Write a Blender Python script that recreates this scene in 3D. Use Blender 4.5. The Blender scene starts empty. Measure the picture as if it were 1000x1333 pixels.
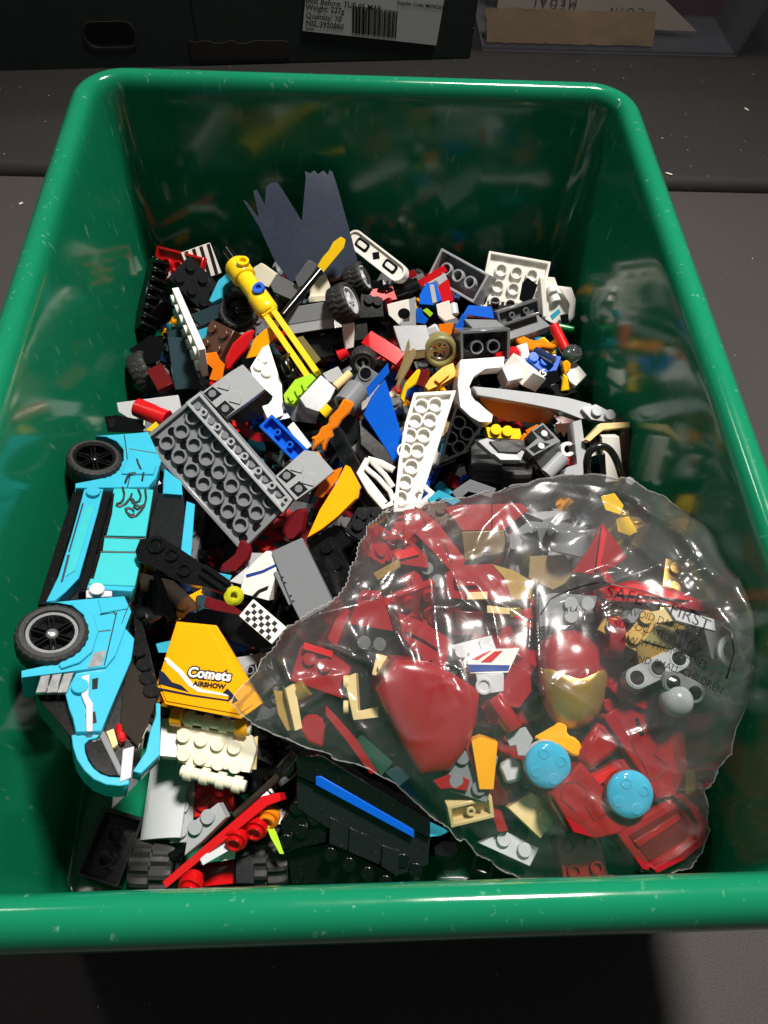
import bpy, bmesh, math, random
import numpy as np
from mathutils import Matrix, Vector

random.seed(7)
SC = bpy.context.scene
COL = SC.collection
MM = 0.001

# ------------------------------------------------------------------ camera
CAM_LOC = Vector((-9.03, -10.28, 314.89))            # millimetres
CAM_ROT = Matrix(((0.9984, 0.0019, -0.0562), (-0.0304, 0.8584, -0.5120), (0.0473, 0.5129, 0.8571)))
FPX = 964.9                                           # focal length for a 1000 pixel wide frame
cam_data = bpy.data.cameras.new('camera')
cam = bpy.data.objects.new('camera', cam_data)
COL.objects.link(cam)
cam.matrix_world = Matrix.Translation(CAM_LOC * MM) @ CAM_ROT.to_4x4()
cam_data.sensor_fit = 'HORIZONTAL'
cam_data.sensor_width = 36
cam_data.lens = 36 * FPX / 1000
cam_data.clip_start = 0.005
cam_data.clip_end = 50
SC.camera = cam

# ------------------------------------------------------------------ world, lamps, exposure
w = bpy.data.worlds.new('World')
SC.world = w
w.use_nodes = True
w.node_tree.nodes['Background'].inputs[0].default_value = (0.95, 0.97, 1.0, 1)
w.node_tree.nodes['Background'].inputs[1].default_value = 0.082

def area(name, loc, size, power, target, color):
    d = bpy.data.lights.new(name, 'AREA')
    d.shape = 'DISK'
    d.size = size
    d.energy = power
    d.color = color
    o = bpy.data.objects.new(name, d)
    COL.objects.link(o)
    o.location = loc
    o.rotation_euler = (Vector(target) - Vector(loc)).to_track_quat('-Z', 'Y').to_euler()
    return o

area('ceiling_lamp', (0.28, 0.50, 1.27), 0.20, 5.3, (0.02, 0.06, 0.05), (1.0, 0.94, 0.86)).data.spread = math.radians(70)
area('far_lamp', (-0.70, 0.95, 1.30), 0.16, 3.0, (0, 0.15, 0.05), (1.0, 0.95, 0.90))

SC.view_settings.view_transform = 'Standard'
SC.view_settings.look = 'None'
SC.view_settings.exposure = 0.0
SC.view_settings.gamma = 1.0
SC.render.engine = 'CYCLES'
SC.cycles.use_denoising = True
SC.cycles.max_bounces = 10
SC.cycles.transparent_max_bounces = 24
SC.cycles.transmission_bounces = 8
SC.cycles.sample_clamp_indirect = 4.0
SC.cycles.caustics_reflective = False
SC.cycles.caustics_refractive = False

# ------------------------------------------------------------------ measuring helpers (millimetres)
def at(u, v, z):
    d = CAM_ROT @ Vector(((u - 500) / FPX, -(v - 666.5) / FPX, -1.0))
    return CAM_LOC + d * ((z - CAM_LOC.z) / d.z)

# ------------------------------------------------------------------ materials
MATS = {}

def srgb(h):
    h = h.lstrip('#')
    c = [int(h[i:i + 2], 16) / 255 for i in (0, 2, 4)]
    return [x / 12.92 if x <= 0.04045 else ((x + 0.055) / 1.055) ** 2.4 for x in c]

def new_mat(name):
    m = bpy.data.materials.new(name)
    m.use_nodes = True
    nt = m.node_tree
    b = nt.nodes['Principled BSDF']
    MATS[name] = m
    return m, nt, b

def plastic(name, hexcol, rough=0.26, dust=0.0, vary=0.06, metal=0.0, bump=0.012, trans=0.0, ior=1.5, sss=0.0):
    m, nt, b = new_mat(name)
    N, L = nt.nodes, nt.links
    c = srgb(hexcol)
    tc = N.new('ShaderNodeTexCoord')
    no = N.new('ShaderNodeTexNoise')
    no.inputs['Scale'].default_value = 160
    no.inputs['Detail'].default_value = 4
    L.new(tc.outputs['Object'], no.inputs['Vector'])
    mix = N.new('ShaderNodeMix')
    mix.data_type = 'RGBA'
    mix.inputs['A'].default_value = (*[max(0, x * (1 - vary)) for x in c], 1)
    mix.inputs['B'].default_value = (*[min(1, x * (1 + vary)) for x in c], 1)
    L.new(no.outputs['Fac'], mix.inputs['Factor'])
    out = mix.outputs['Result']
    if dust > 0:
        vo = N.new('ShaderNodeTexNoise')
        vo.inputs['Scale'].default_value = 1500
        vo.inputs['Detail'].default_value = 2
        L.new(tc.outputs['Object'], vo.inputs['Vector'])
        rp = N.new('ShaderNodeValToRGB')
        rp.color_ramp.elements[0].position = 0.66
        rp.color_ramp.elements[1].position = 0.74
        rp.color_ramp.elements[1].color = (dust, dust, dust, 1)
        L.new(vo.outputs['Fac'], rp.inputs['Fac'])
        m2 = N.new('ShaderNodeMix')
        m2.data_type = 'RGBA'
        L.new(rp.outputs['Color'], m2.inputs['Factor'])
        L.new(out, m2.inputs['A'])
        m2.inputs['B'].default_value = (0.45, 0.43, 0.40, 1)
        out = m2.outputs['Result']
    L.new(out, b.inputs['Base Color'])
    # handling wear: uneven gloss and faint moulding ripple
    ns = N.new('ShaderNodeTexNoise')
    ns.inputs['Scale'].default_value = 420
    ns.inputs['Detail'].default_value = 6
    ns.inputs['Roughness'].default_value = 0.7
    L.new(tc.outputs['Object'], ns.inputs['Vector'])
    mr = N.new('ShaderNodeMapRange')
    mr.inputs['From Min'].default_value = 0.3
    mr.inputs['From Max'].default_value = 0.7
    mr.inputs['To Min'].default_value = rough * 0.9
    mr.inputs['To Max'].default_value = min(1, rough * 1.15)
    L.new(ns.outputs['Fac'], mr.inputs['Value'])
    L.new(mr.outputs['Result'], b.inputs['Roughness'])
    if bump:
        bp = N.new('ShaderNodeBump')
        bp.inputs['Strength'].default_value = bump
        bp.inputs['Distance'].default_value = 0.0004
        L.new(ns.outputs['Fac'], bp.inputs['Height'])
        L.new(bp.outputs['Normal'], b.inputs['Normal'])
    b.inputs['Metallic'].default_value = metal
    b.inputs['IOR'].default_value = ior
    if trans:
        b.inputs['Transmission Weight'].default_value = trans
    return m

plastic('white', '#e9e6df', 0.20)
plastic('cream', '#ded8c2', 0.20)
plastic('light_grey', '#9a9da1', 0.20)
plastic('pale_grey', '#b9bcc0', 0.20)
plastic('dark_grey', '#5d5f62', 0.20, dust=0.10)
plastic('mid_grey', '#73767a', 0.20)
plastic('black', '#0b0c0d', 0.18, dust=0.07)
plastic('charcoal', '#16181a', 0.22, dust=0.08)
plastic('rubber', '#1b1b1c', 0.62, dust=0.18, bump=0.15)
plastic('red', '#c0141b', 0.20)
plastic('crimson', '#8a0f1a', 0.20)
plastic('maroon', '#5e1118', 0.20, dust=0.06)
plastic('blue', '#0a57c4', 0.20)
plastic('navy', '#13294f', 0.20)
plastic('azure', '#35a2be', 0.20)
plastic('slate_teal', '#263b42', 0.20, dust=0.08)
plastic('yellow', '#f0c419', 0.20)
plastic('amber', '#f0a40c', 0.20)
plastic('orange', '#e4760c', 0.20)
plastic('lime', '#9dcb2c', 0.20)
plastic('green', '#14913f', 0.20)
plastic('tan', '#d7bf8a', 0.20)
plastic('dark_tan', '#8d7a55', 0.3)
plastic('olive', '#7d7648', 0.32)
plastic('brown', '#4a2e20', 0.3)
plastic('dark_green', '#123a2c', 0.3)
plastic('silver', '#b4b6b8', 0.30, metal=0.85)
plastic('gold', '#b8964e', 0.34, metal=0.65)
plastic('steel_grey', '#7d8084', 0.32, metal=0.35)
plastic('clear_orange', '#ff8c1a', 0.08, trans=0.3, bump=0)
plastic('clear_red', '#e8141a', 0.10, trans=0.45, bump=0)
plastic('clear_yellow', '#e6e62a', 0.10, trans=0.5, bump=0)
plastic('clear_blue', '#4cc6f2', 0.05, trans=0.35, bump=0)
plastic('ice_blue', '#58c8ee', 0.2, bump=0)
plastic('clear', '#f2f4f4', 0.06, trans=0.96, bump=0)
plastic('smoke', '#5a5048', 0.10, trans=0.75, bump=0)
plastic('ink', '#0b0b0c', 0.5, bump=0)
plastic('ink_navy', '#131c33', 0.4, bump=0)
plastic('ink_brown', '#2a1708', 0.45, bump=0)
plastic('ink_white', '#e8e8e6', 0.35, bump=0)
plastic('ink_blue', '#20408c', 0.35, bump=0)
plastic('ink_red', '#c01820', 0.35, bump=0)
plastic('chrome_sticker', '#b9bbbd', 0.22, metal=0.8, vary=0.5)
plastic('teal_print', '#32a9b0', 0.3)

# ------------------------------------------------------------------ mesh building
def offset_poly(pts, d):
    """inset a counter-clockwise polygon by d"""
    n = len(pts)
    out = []
    for i in range(n):
        p0, p1, p2 = Vector(pts[i - 1]), Vector(pts[i]), Vector(pts[(i + 1) % n])
        e1, e2 = (p1 - p0).normalized(), (p2 - p1).normalized()
        n1, n2 = Vector((-e1.y, e1.x)), Vector((-e2.y, e2.x))
        m = n1 + n2
        k = m.dot(n1)
        m = m / k if k > 0.2 else m / 0.2 * 0.5
        out.append((p1.x + m.x * d, p1.y + m.y * d))
    return out

def rect(w_, h_, cx=0, cy=0):
    return [(cx - w_ / 2, cy - h_ / 2), (cx + w_ / 2, cy - h_ / 2), (cx + w_ / 2, cy + h_ / 2), (cx - w_ / 2, cy + h_ / 2)]

def arc(cx, cy, r, a0, a1, n, ry=None):
    ry = r if ry is None else ry
    return [(cx + r * math.cos(math.radians(a0 + (a1 - a0) * i / n)), cy + ry * math.sin(math.radians(a0 + (a1 - a0) * i / n))) for i in range(n + 1)]

class G:
    """collects geometry in millimetres and links it as one mesh object"""
    def __init__(s):
        s.v, s.f = [], []
    def add(s, vs, fs):
        k = len(s.v)
        s.v += [tuple(p) for p in vs]
        s.f += [tuple(i + k for i in f) for f in fs]
        return s
    def prism(s, pts, z0, z1, top=None):
        n = len(pts)
        top = top or pts
        vs = [(x, y, z0) for x, y in pts] + [(x, y, z1) for x, y in top]
        fs = [tuple(range(n - 1, -1, -1)), tuple(range(n, 2 * n))]
        fs += [(i, (i + 1) % n, n + (i + 1) % n, n + i) for i in range(n)]
        return s.add(vs, fs)
    def box(s, x0, y0, z0, x1, y1, z1):
        return s.prism([(x0, y0), (x1, y0), (x1, y1), (x0, y1)], z0, z1)
    def shell(s, pts, z0, z1, wall=1.3, roof=1.2, top=None):
        """solid with an open hollow underside"""
        n = len(pts)
        top = top or pts
        inn = offset_poly(pts, wall)
        intop = offset_poly(top, wall)
        vs = [(x, y, z0) for x, y in pts] + [(x, y, z1) for x, y in top] + [(x, y, z0) for x, y in inn] + [(x, y, z1 - roof) for x, y in intop]
        fs = [tuple(range(n, 2 * n)), tuple(range(4 * n - 1, 3 * n - 1, -1))]
        for i in range(n):
            j = (i + 1) % n
            fs += [(i, j, n + j, n + i), (j, i, 2 * n + i, 2 * n + j), (2 * n + j, 2 * n + i, 3 * n + i, 3 * n + j)]
        return s.add(vs, fs)
    def frame(s, pts, hole, z0, z1):
        """prism with one through hole: two outlines with the same number of points"""
        n = len(pts)
        vs = [(x, y, z0) for x, y in pts] + [(x, y, z1) for x, y in pts] + [(x, y, z0) for x, y in hole] + [(x, y, z1) for x, y in hole]
        fs = []
        for i in range(n):
            j = (i + 1) % n
            fs += [(i, j, n + j, n + i), (j, i, 2 * n + i, 2 * n + j), (2 * n + j, 2 * n + i, 3 * n + i, 3 * n + j), (n + i, n + j, 3 * n + j, 3 * n + i)]
        return s.add(vs, fs)
    def lathe(s, prof, n=20, mod=None, cap=True):
        """profile of (r, z); mod(i, k) scales the radius at step i of profile point k"""
        m = len(prof)
        vs, fs = [], []
        for i in range(n):
            a = 2 * math.pi * i / n
            for k, (r, z) in enumerate(prof):
                rr = r * (mod(i, k) if mod else 1)
                vs.append((rr * math.cos(a), rr * math.sin(a), z))
        for i in range(n):
            j = (i + 1) % n
            for k in range(m - 1):
                fs.append((i * m + k, j * m + k, j * m + k + 1, i * m + k + 1))
        if cap:
            fs.append(tuple(i * m for i in range(n - 1, -1, -1)))
            fs.append(tuple(i * m + m - 1 for i in range(n)))
        else:
            for i in range(n):
                j = (i + 1) % n
                fs.append((i * m + m - 1, j * m + m - 1, j * m, i * m))
        return s.add(vs, fs)
    def cyl(s, z0, z1, r, n=18, r2=None):
        return s.lathe([(r, z0), (r if r2 is None else r2, z1)], n)
    def sweep(s, path, rad, n=10, flat=1.0, up=(0, 0, 1)):
        m = len(path)
        P = [Vector(p) for p in path]
        vs, fs = [], []
        prev = None
        for i, p in enumerate(P):
            t = (P[min(i + 1, m - 1)] - P[max(i - 1, 0)]).normalized()
            u = Vector(up) if prev is None else prev
            u = (u - t * u.dot(t))
            if u.length < 1e-4:
                u = t.orthogonal()
            u.normalize()
            prev = u
            q = t.cross(u)
            r = rad[i] if isinstance(rad, (list, tuple)) else rad
            for k in range(n):
                a = 2 * math.pi * k / n
                vs.append(p + q * (math.cos(a) * r) + u * (math.sin(a) * r * flat))
        for i in range(m - 1):
            for k in range(n):
                l = (k + 1) % n
                fs.append((i * n + k, i * n + l, (i + 1) * n + l, (i + 1) * n + k))
        fs.append(tuple(range(n - 1, -1, -1)))
        fs.append(tuple((m - 1) * n + k for k in range(n)))
        return s.add(vs, fs)
    def xf(s, loc=(0, 0, 0), rot=(0, 0, 0)):
        M = Matrix.Translation(loc) @ Euler3(rot)
        s.v = [tuple(M @ Vector(p)) for p in s.v]
        return s
    def fn(s, f):
        s.v = [tuple(f(*p)) for p in s.v]
        return s
    def mesh(s, name, mat, bevel=0.22, sharp=38, smooth=True):
        me = bpy.data.meshes.new(name)
        bm = bmesh.new()
        vs = [bm.verts.new((x * MM, y * MM, z * MM)) for x, y, z in s.v]
        for f in s.f:
            try:
                bm.faces.new([vs[i] for i in f])
            except ValueError:
                pass
        bm.normal_update()
        bmesh.ops.recalc_face_normals(bm, faces=bm.faces)
        if bevel:
            es = [e for e in bm.edges if len(e.link_faces) == 2 and e.calc_face_angle(0) > math.radians(42)]
            if es:
                bmesh.ops.bevel(bm, geom=es, offset=bevel * MM, segments=1, profile=0.5, affect='EDGES', clamp_overlap=True)
        bm.to_mesh(me)
        bm.free()
        if smooth:
            me.shade_smooth()
            me.set_sharp_from_angle(angle=math.radians(sharp))
        me.materials.append(MATS[mat])
        return me
    def obj(s, name, mat, parent=None, loc=(0, 0, 0), rot=(0, 0, 0), **k):
        return link(name, s.mesh(name, mat, **k), parent, loc, rot)

def Euler3(rot):
    return (Matrix.Rotation(math.radians(rot[2]), 4, 'Z') @ Matrix.Rotation(math.radians(rot[1]), 4, 'Y') @ Matrix.Rotation(math.radians(rot[0]), 4, 'X'))

def link(name, me, parent=None, loc=(0, 0, 0), rot=(0, 0, 0)):
    o = bpy.data.objects.new(name, me)
    COL.objects.link(o)
    o.parent = parent
    o.matrix_basis = Matrix.Translation(Vector(loc) * MM) @ Euler3(rot)
    return o

def empty(name, parent=None, loc=(0, 0, 0), rot=(0, 0, 0)):
    return link(name, None, parent, loc, rot)

PARTLIKE = set('base top body stem shade head leg seat back arm cord door side front rear knob panel frame face lid cap foot blade slat hinge rim roof trunk crown'.split())
def tag(o, label, cat, group=None, kind=None):
    last = o.name.split('.')[0].split('_')[-1]
    if last in ('wheel', 'tyre'):
        o.name = o.name.split('.')[0] + '_assembly'
    elif last in PARTLIKE:
        o.name = o.name.split('.')[0] + '_piece'
    o['label'] = label
    o['category'] = cat
    if group:
        o['group'] = group
    if kind:
        o['kind'] = kind
    return o

CHECK = []
def put(o, A, B, up='c', roll=0, flip=False, drop=0.0, length=None):
    """lay a thing with its local X axis from A to B, both (picture x, picture y, height in mm); up: which way its top faces before roll"""
    a, b = at(*A), at(*B)
    if length:
        CHECK.append((o.name, round((b - a).length, 1), length))
    x = (b - a).normalized()
    mid = (a + b) / 2
    if up == 'c':
        h = (CAM_LOC - mid).normalized()
    elif up == 'w':
        h = Vector((0, 0, 1))
    else:
        h = Vector(up).normalized()
    z = (h - x * h.dot(x)).normalized()
    y = z.cross(x)
    Mx = Matrix((x, y, z)).transposed().to_4x4()
    Mx = Mx @ Matrix.Rotation(math.radians(roll), 4, 'X')
    if flip:
        Mx = Mx @ Matrix.Rotation(math.pi, 4, 'X')
    off = Mx.to_3x3() @ Vector((0, 0, -drop if not flip else drop))
    o.matrix_basis = Matrix.Translation((mid + off) * MM) @ Mx
    return o

_CACHE = {}
def cached(key, make):
    if key not in _CACHE:
        _CACHE[key] = make()
    return _CACHE[key]

def stud_mesh(mat, hollow=False):
    if hollow:
        return cached(('studh', mat), lambda: G().lathe([(2.4, 0), (2.4, 1.7), (1.6, 1.7), (1.6, 0.2)], 16).mesh('stud', mat, bevel=0.1))
    return cached(('stud', mat), lambda: G().lathe([(2.42, -0.05), (2.42, 1.55), (2.27, 1.7)], 18).mesh('stud', mat, bevel=0))

def tube_mesh(mat, h):
    return cached(('tube', mat, h), lambda: G().lathe([(3.2, 0), (3.2, h), (2.42, h), (2.42, 0)], 18, cap=False).mesh('tube', mat, bevel=0.08))

def pin_mesh(mat, h):
    return cached(('pin', mat, h), lambda: G().lathe([(1.6, 0), (1.6, h), (0.8, h), (0.8, 0)], 14, cap=False).mesh('pin', mat, bevel=0.06))

def studs(parent, mat, spots, z, hollow=False):
    for x, y in spots:
        link('stud', stud_mesh(mat, hollow), parent, (x, y, z))

def grid(nx, ny):
    return [((i - (nx - 1) / 2) * 8, (j - (ny - 1) / 2) * 8) for i in range(nx) for j in range(ny)]

def under(parent, mat, nx, ny, z0, h):
    if nx > 1 and ny > 1:
        for i in range(nx - 1):
            for j in range(ny - 1):
                link('tube', tube_mesh(mat, h), parent, ((i - (nx - 2) / 2) * 8, (j - (ny - 2) / 2) * 8, z0))
    else:
        for i in range(max(nx, ny) - 1):
            p = ((i - (max(nx, ny) - 2) / 2) * 8, 0, z0)
            link('pin', pin_mesh(mat, h), parent, p if ny == 1 else (0, p[0], z0))

def brick(name, label, nx, ny, mat, h=9.6, st=True, un=False, cat='brick', group=None, parent=None, hollow=False, skip=()):
    """studded block; centre at the origin, studs on +Z"""
    t = empty(name, parent)
    if label:
        tag(t, label, cat, group)
    pts = rect(nx * 8 - 0.2, ny * 8 - 0.2)
    g = G()
    if un:
        g.shell(pts, -h / 2, h / 2)
        under(t, mat, nx, ny, -h / 2 + 0.15, h - 1.4)
    else:
        g.prism(pts, -h / 2, h / 2)
    g.obj('body', mat, t)
    if st:
        studs(t, mat, [p for k, p in enumerate(grid(nx, ny)) if k not in skip], h / 2, hollow)
    return t

def tile(name, label, nx, ny, mat, h=3.2, cat='tile', group=None):
    g = G().prism(offset_poly(rect(nx * 8 - 0.2, ny * 8 - 0.2), 0.35), -h / 2, -h / 2 + 0.5)
    g2 = G().prism(rect(nx * 8 - 0.2, ny * 8 - 0.2), -h / 2 + 0.45, h / 2)
    t = empty(name)
    g.obj('foot', mat, t, bevel=0)
    g2.obj('face', mat, t)
    return tag(t, label, cat, group)

def poly_piece(name, label, pts, mat, h, cat, z0=None, hollow=False, group=None, bevel=0.16, parent=None):
    z0 = -h / 2 if z0 is None else z0
    g = G().shell(pts, z0, z0 + h) if hollow else G().prism(pts, z0, z0 + h)
    o = g.obj(name, mat, parent, bevel=bevel)
    return tag(o, label, cat, group) if label else o

def side_piece(name, label, pts, mat, width, cat, parent=None, group=None, bevel=0.16, loc=(0, 0, 0)):
    """profile in XZ extruded along Y"""
    g = G().prism(pts, -width / 2, width / 2).fn(lambda x, y, z: (x, -z, y))
    o = g.obj(name, mat, parent, loc, bevel=bevel)
    return tag(o, label, cat, group) if label else o

def text(s, size, mat, parent, loc=(0, 0, 0), rot=(0, 0, 0), name='lettering', thick=0.0, sx=1.0, shear=0.0, off=0.0, fn=None, align='CENTER', space=1.0):
    cu = bpy.data.curves.new('lettering', 'FONT')
    cu.body = s
    cu.size = size
    cu.align_x = align
    cu.align_y = 'CENTER'
    cu.shear = shear
    cu.offset = off
    cu.space_character = space
    cu.extrude = thick
    cu.resolution_u = 3
    tmp = bpy.data.objects.new('tmp', cu)
    COL.objects.link(tmp)
    me = bpy.data.meshes.new_from_object(tmp.evaluated_get(bpy.context.evaluated_depsgraph_get()))
    bpy.data.objects.remove(tmp)
    for v in me.vertices:
        x, y, z = v.co.x * sx, v.co.y, v.co.z
        if fn:
            x, y, z = fn(x, y, z)
        v.co = (x * MM, y * MM, z * MM)
    me.materials.clear()
    me.materials.append(MATS[mat])
    return link(name, me, parent, loc, rot)

def tyre_mesh(D, W, hole, mat='rubber', blocks=16, deep=0.06, chunky=False):
    R_ = D / 2
    hw = W / 2
    prof = [(hole, -hw * 0.75), (hole + 0.6, -hw), (R_ * 0.86, -hw), (R_ * 0.96, -hw * 0.86), (R_, -hw * 0.62), (R_, -0.25), (R_, 0.25), (R_, hw * 0.62), (R_ * 0.96, hw * 0.86), (R_ * 0.86, hw), (hole + 0.6, hw), (hole, hw * 0.75)]
    n = blocks * 4
    def mod(i, k):
        if k in (3, 4, 5):
            return 1 - deep if i % 4 in (0, 1) else 1
        if k in (6, 7, 8):
            return 1 - deep if i % 4 in (2, 3) else 1
        return 1
    return cached(('tyre', D, W, hole, mat, blocks, deep), lambda: G().lathe(prof, n, mod, cap=False).mesh('tyre', mat, bevel=0, sharp=30))

def wheel(t, D=22, W=9, rim='black', spokes=6, lip=None, hole=None, blocks=20, deep=0.04, double=True, hubmat=None):
    """tyre and rim under t; axle along Z, outer face +Z"""
    hole = hole or D * 0.36
    link('tyre', tyre_mesh(D, W, hole, blocks=blocks, deep=deep), t)
    r = empty('rim', t) if t.parent is None else None
    p = r or t
    G().lathe([(hole + 0.25, -W * 0.4), (hole + 0.25, W * 0.42), (hole - 0.7, W * 0.42), (hole - 1.0, W * 0.1), (hole - 1.0, -W * 0.4)], 28, cap=False).obj('rim_ring', lip or rim, p, bevel=0)
    G().lathe([(hole - 0.9, -W * 0.05), (hole - 0.9, W * 0.03)], 24).obj('rim_plate', 'black', p, bevel=0)
    for i in range(spokes):
        a = i * 360 / spokes
        for d in ((-0.65, 0.65) if double else (0,)):
            link('spoke', cached(('spk', hole, W, d, rim, double), lambda: G().box(0.8, d - 0.3 * (1 if double else 2), W * 0.03, hole - 0.6, d + 0.3 * (1 if double else 2), W * 0.33).mesh('spoke', rim, bevel=0.1)), p, rot=(0, 0, a))
    G().lathe([(hole * 0.26, 0), (hole * 0.26, W * 0.36), (hole * 0.16, W * 0.42)], 14).obj('hub', hubmat or lip or rim, p)
    return t
# ------------------------------------------------------------------ the setting: black table tops
def table_mat(name, col, rough):
    m, nt, b = new_mat(name)
    N, L = nt.nodes, nt.links
    tc = N.new('ShaderNodeTexCoord')
    def noise(scale, detail=4):
        n = N.new('ShaderNodeTexNoise')
        n.inputs['Scale'].default_value = scale
        n.inputs['Detail'].default_value = detail
        L.new(tc.outputs['Object'], n.inputs['Vector'])
        return n
    big = noise(6, 5)
    mix = N.new('ShaderNodeMix')
    mix.data_type = 'RGBA'
    mix.inputs['A'].default_value = (*[c * 0.8 for c in col], 1)
    mix.inputs['B'].default_value = (*[c * 1.2 for c in col], 1)
    L.new(big.outputs['Fac'], mix.inputs['Factor'])
    fine = noise(1600, 2)
    m3 = N.new('ShaderNodeMix')
    m3.data_type = 'RGBA'
    m3.blend_type = 'MULTIPLY'
    m3.inputs['Factor'].default_value = 0.55
    L.new(mix.outputs['Result'], m3.inputs['A'])
    rr = N.new('ShaderNodeValToRGB')
    rr.color_ramp.elements[0].position = 0.3
    rr.color_ramp.elements[0].color = (0.35, 0.35, 0.35, 1)
    rr.color_ramp.elements[1].position = 0.7
    L.new(fine.outputs['Fac'], rr.inputs['Fac'])
    L.new(rr.outputs['Color'], m3.inputs['B'])
    sp = noise(420, 1)
    rp = N.new('ShaderNodeValToRGB')
    rp.color_ramp.elements[0].position = 0.79
    rp.color_ramp.elements[1].position = 0.82
    L.new(sp.outputs['Fac'], rp.inputs['Fac'])
    m2 = N.new('ShaderNodeMix')
    m2.data_type = 'RGBA'
    L.new(rp.outputs['Color'], m2.inputs['Factor'])
    L.new(m3.outputs['Result'], m2.inputs['A'])
    m2.inputs['B'].default_value = (0.4, 0.38, 0.35, 1)
    L.new(m2.outputs['Result'], b.inputs['Base Color'])
    b.inputs['Roughness'].default_value = rough
    b.inputs['Specular IOR Level'].default_value = 0.18
    bp = N.new('ShaderNodeBump')
    bp.inputs['Strength'].default_value = 0.35
    bp.inputs['Distance'].default_value = 0.0006
    L.new(fine.outputs['Fac'], bp.inputs['Height'])
    L.new(bp.outputs['Normal'], b.inputs['Normal'])
    return m

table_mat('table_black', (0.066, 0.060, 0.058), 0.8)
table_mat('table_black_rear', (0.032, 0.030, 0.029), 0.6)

def table_slab(name, x0, x1, y0, y1, ztop, r, mat):
    prof = [(y0 + r * (1 - math.sin(a)), ztop - r * (1 - math.cos(a))) for a in [math.radians(90 - 11.25 * i) for i in range(9)]]
    prof += [(y1 - r * (1 - math.sin(a)), ztop - r * (1 - math.cos(a))) for a in [math.radians(11.25 * i) for i in range(9)]]
    prof += [(y1, ztop - 30), (y0, ztop - 30)]
    g = G().prism(prof, x0, x1).fn(lambda x, y, z: (z, x, y))
    o = g.obj(name, mat, bevel=0)
    o['kind'] = 'structure'
    o['label'] = {'table_top': 'black scuffed table top under the green tub', 'table_top_behind': 'second black table top butted against the first'}[name]
    return o

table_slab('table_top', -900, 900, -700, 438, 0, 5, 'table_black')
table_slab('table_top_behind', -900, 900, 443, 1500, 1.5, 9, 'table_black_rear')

# loose white crumbs on the table
for (u, v, l, a, lab) in ((27, 264, 3.0, 40, 'tiny white crumb on the table left of the tub'), (971, 144, 4.5, -50, 'thin white sliver on the rear table right of the tub'), (870, 228, 5.5, -25, 'faint pale fibre near the table seam at right')):
    p = at(u, v, 1)
    g = G().prism([(-l / 2, -0.5), (l / 3, -0.8), (l / 2, 0.2), (l / 4, 0.7), (-l / 3, 0.6)], 0, 0.9)
    o = g.obj('crumb', 'cream', None, (p.x, p.y, 0.1 if v > 240 else 1.6), (0, 0, a), bevel=0.1)
    tag(o, lab, 'crumb')

# ------------------------------------------------------------------ the green tub
def tub_mat():
    m, nt, b = new_mat('tub_green')
    N, L = nt.nodes, nt.links
    tc = N.new('ShaderNodeTexCoord')
    mp = N.new('ShaderNodeMapping')
    mp.inputs['Scale'].default_value = (1, 1, 0.22)
    L.new(tc.outputs['Object'], mp.inputs['Vector'])
    def noise(scale, detail, vec):
        n = N.new('ShaderNodeTexNoise')
        n.inputs['Scale'].default_value = scale
        n.inputs['Detail'].default_value = detail
        L.new(vec, n.inputs['Vector'])
        return n
    big = noise(14, 4, tc.outputs['Object'])
    mix = N.new('ShaderNodeMix')
    mix.data_type = 'RGBA'
    mix.inputs['A'].default_value = (0.004, 0.145, 0.068, 1)
    mix.inputs['B'].default_value = (0.006, 0.190, 0.092, 1)
    L.new(big.outputs['Fac'], mix.inputs['Factor'])
    # rubbed scratches and specks
    sc = noise(380, 3, mp.outputs['Vector'])
    rp = N.new('ShaderNodeValToRGB')
    rp.color_ramp.elements[0].position = 0.655
    rp.color_ramp.elements[1].position = 0.80
    rp.color_ramp.elements[1].color = (0.55, 0.55, 0.55, 1)
    L.new(sc.outputs['Fac'], rp.inputs['Fac'])
    m2 = N.new('ShaderNodeMix')
    m2.data_type = 'RGBA'
    L.new(rp.outputs['Color'], m2.inputs['Factor'])
    L.new(mix.outputs['Result'], m2.inputs['A'])
    m2.inputs['B'].default_value = (0.25, 0.48, 0.36, 1)
    L.new(m2.outputs['Result'], b.inputs['Base Color'])
    ro = noise(60, 6, tc.outputs['Object'])
    mr = N.new('ShaderNodeMapRange')
    mr.inputs['From Min'].default_value = 0.3
    mr.inputs['From Max'].default_value = 0.7
    mr.inputs['To Min'].default_value = 0.09
    mr.inputs['To Max'].default_value = 0.19
    L.new(ro.outputs['Fac'], mr.inputs['Value'])
    L.new(mr.outputs['Result'], b.inputs['Roughness'])
    b.inputs['IOR'].default_value = 1.46
    b.inputs['Specular IOR Level'].default_value = 0.42
    bp = N.new('ShaderNodeBump')
    bp.inputs['Strength'].default_value = 0.06
    bp.inputs['Distance'].default_value = 0.0006
    L.new(ro.outputs['Fac'], bp.inputs['Height'])
    L.new(bp.outputs['Normal'], b.inputs['Normal'])
tub_mat()

def rloop(hx, hy, r, n=10):
    out = []
    for (sx, sy, a0) in ((1, 1, 0), (-1, 1, 90), (-1, -1, 180), (1, -1, 270)):
        for i in range(n + 1):
            a = math.radians(a0 + 90 * i / n)
            out.append((sx * (hx - r) + r * math.cos(a), sy * (hy - r) + r * math.sin(a)))
    return out

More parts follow.
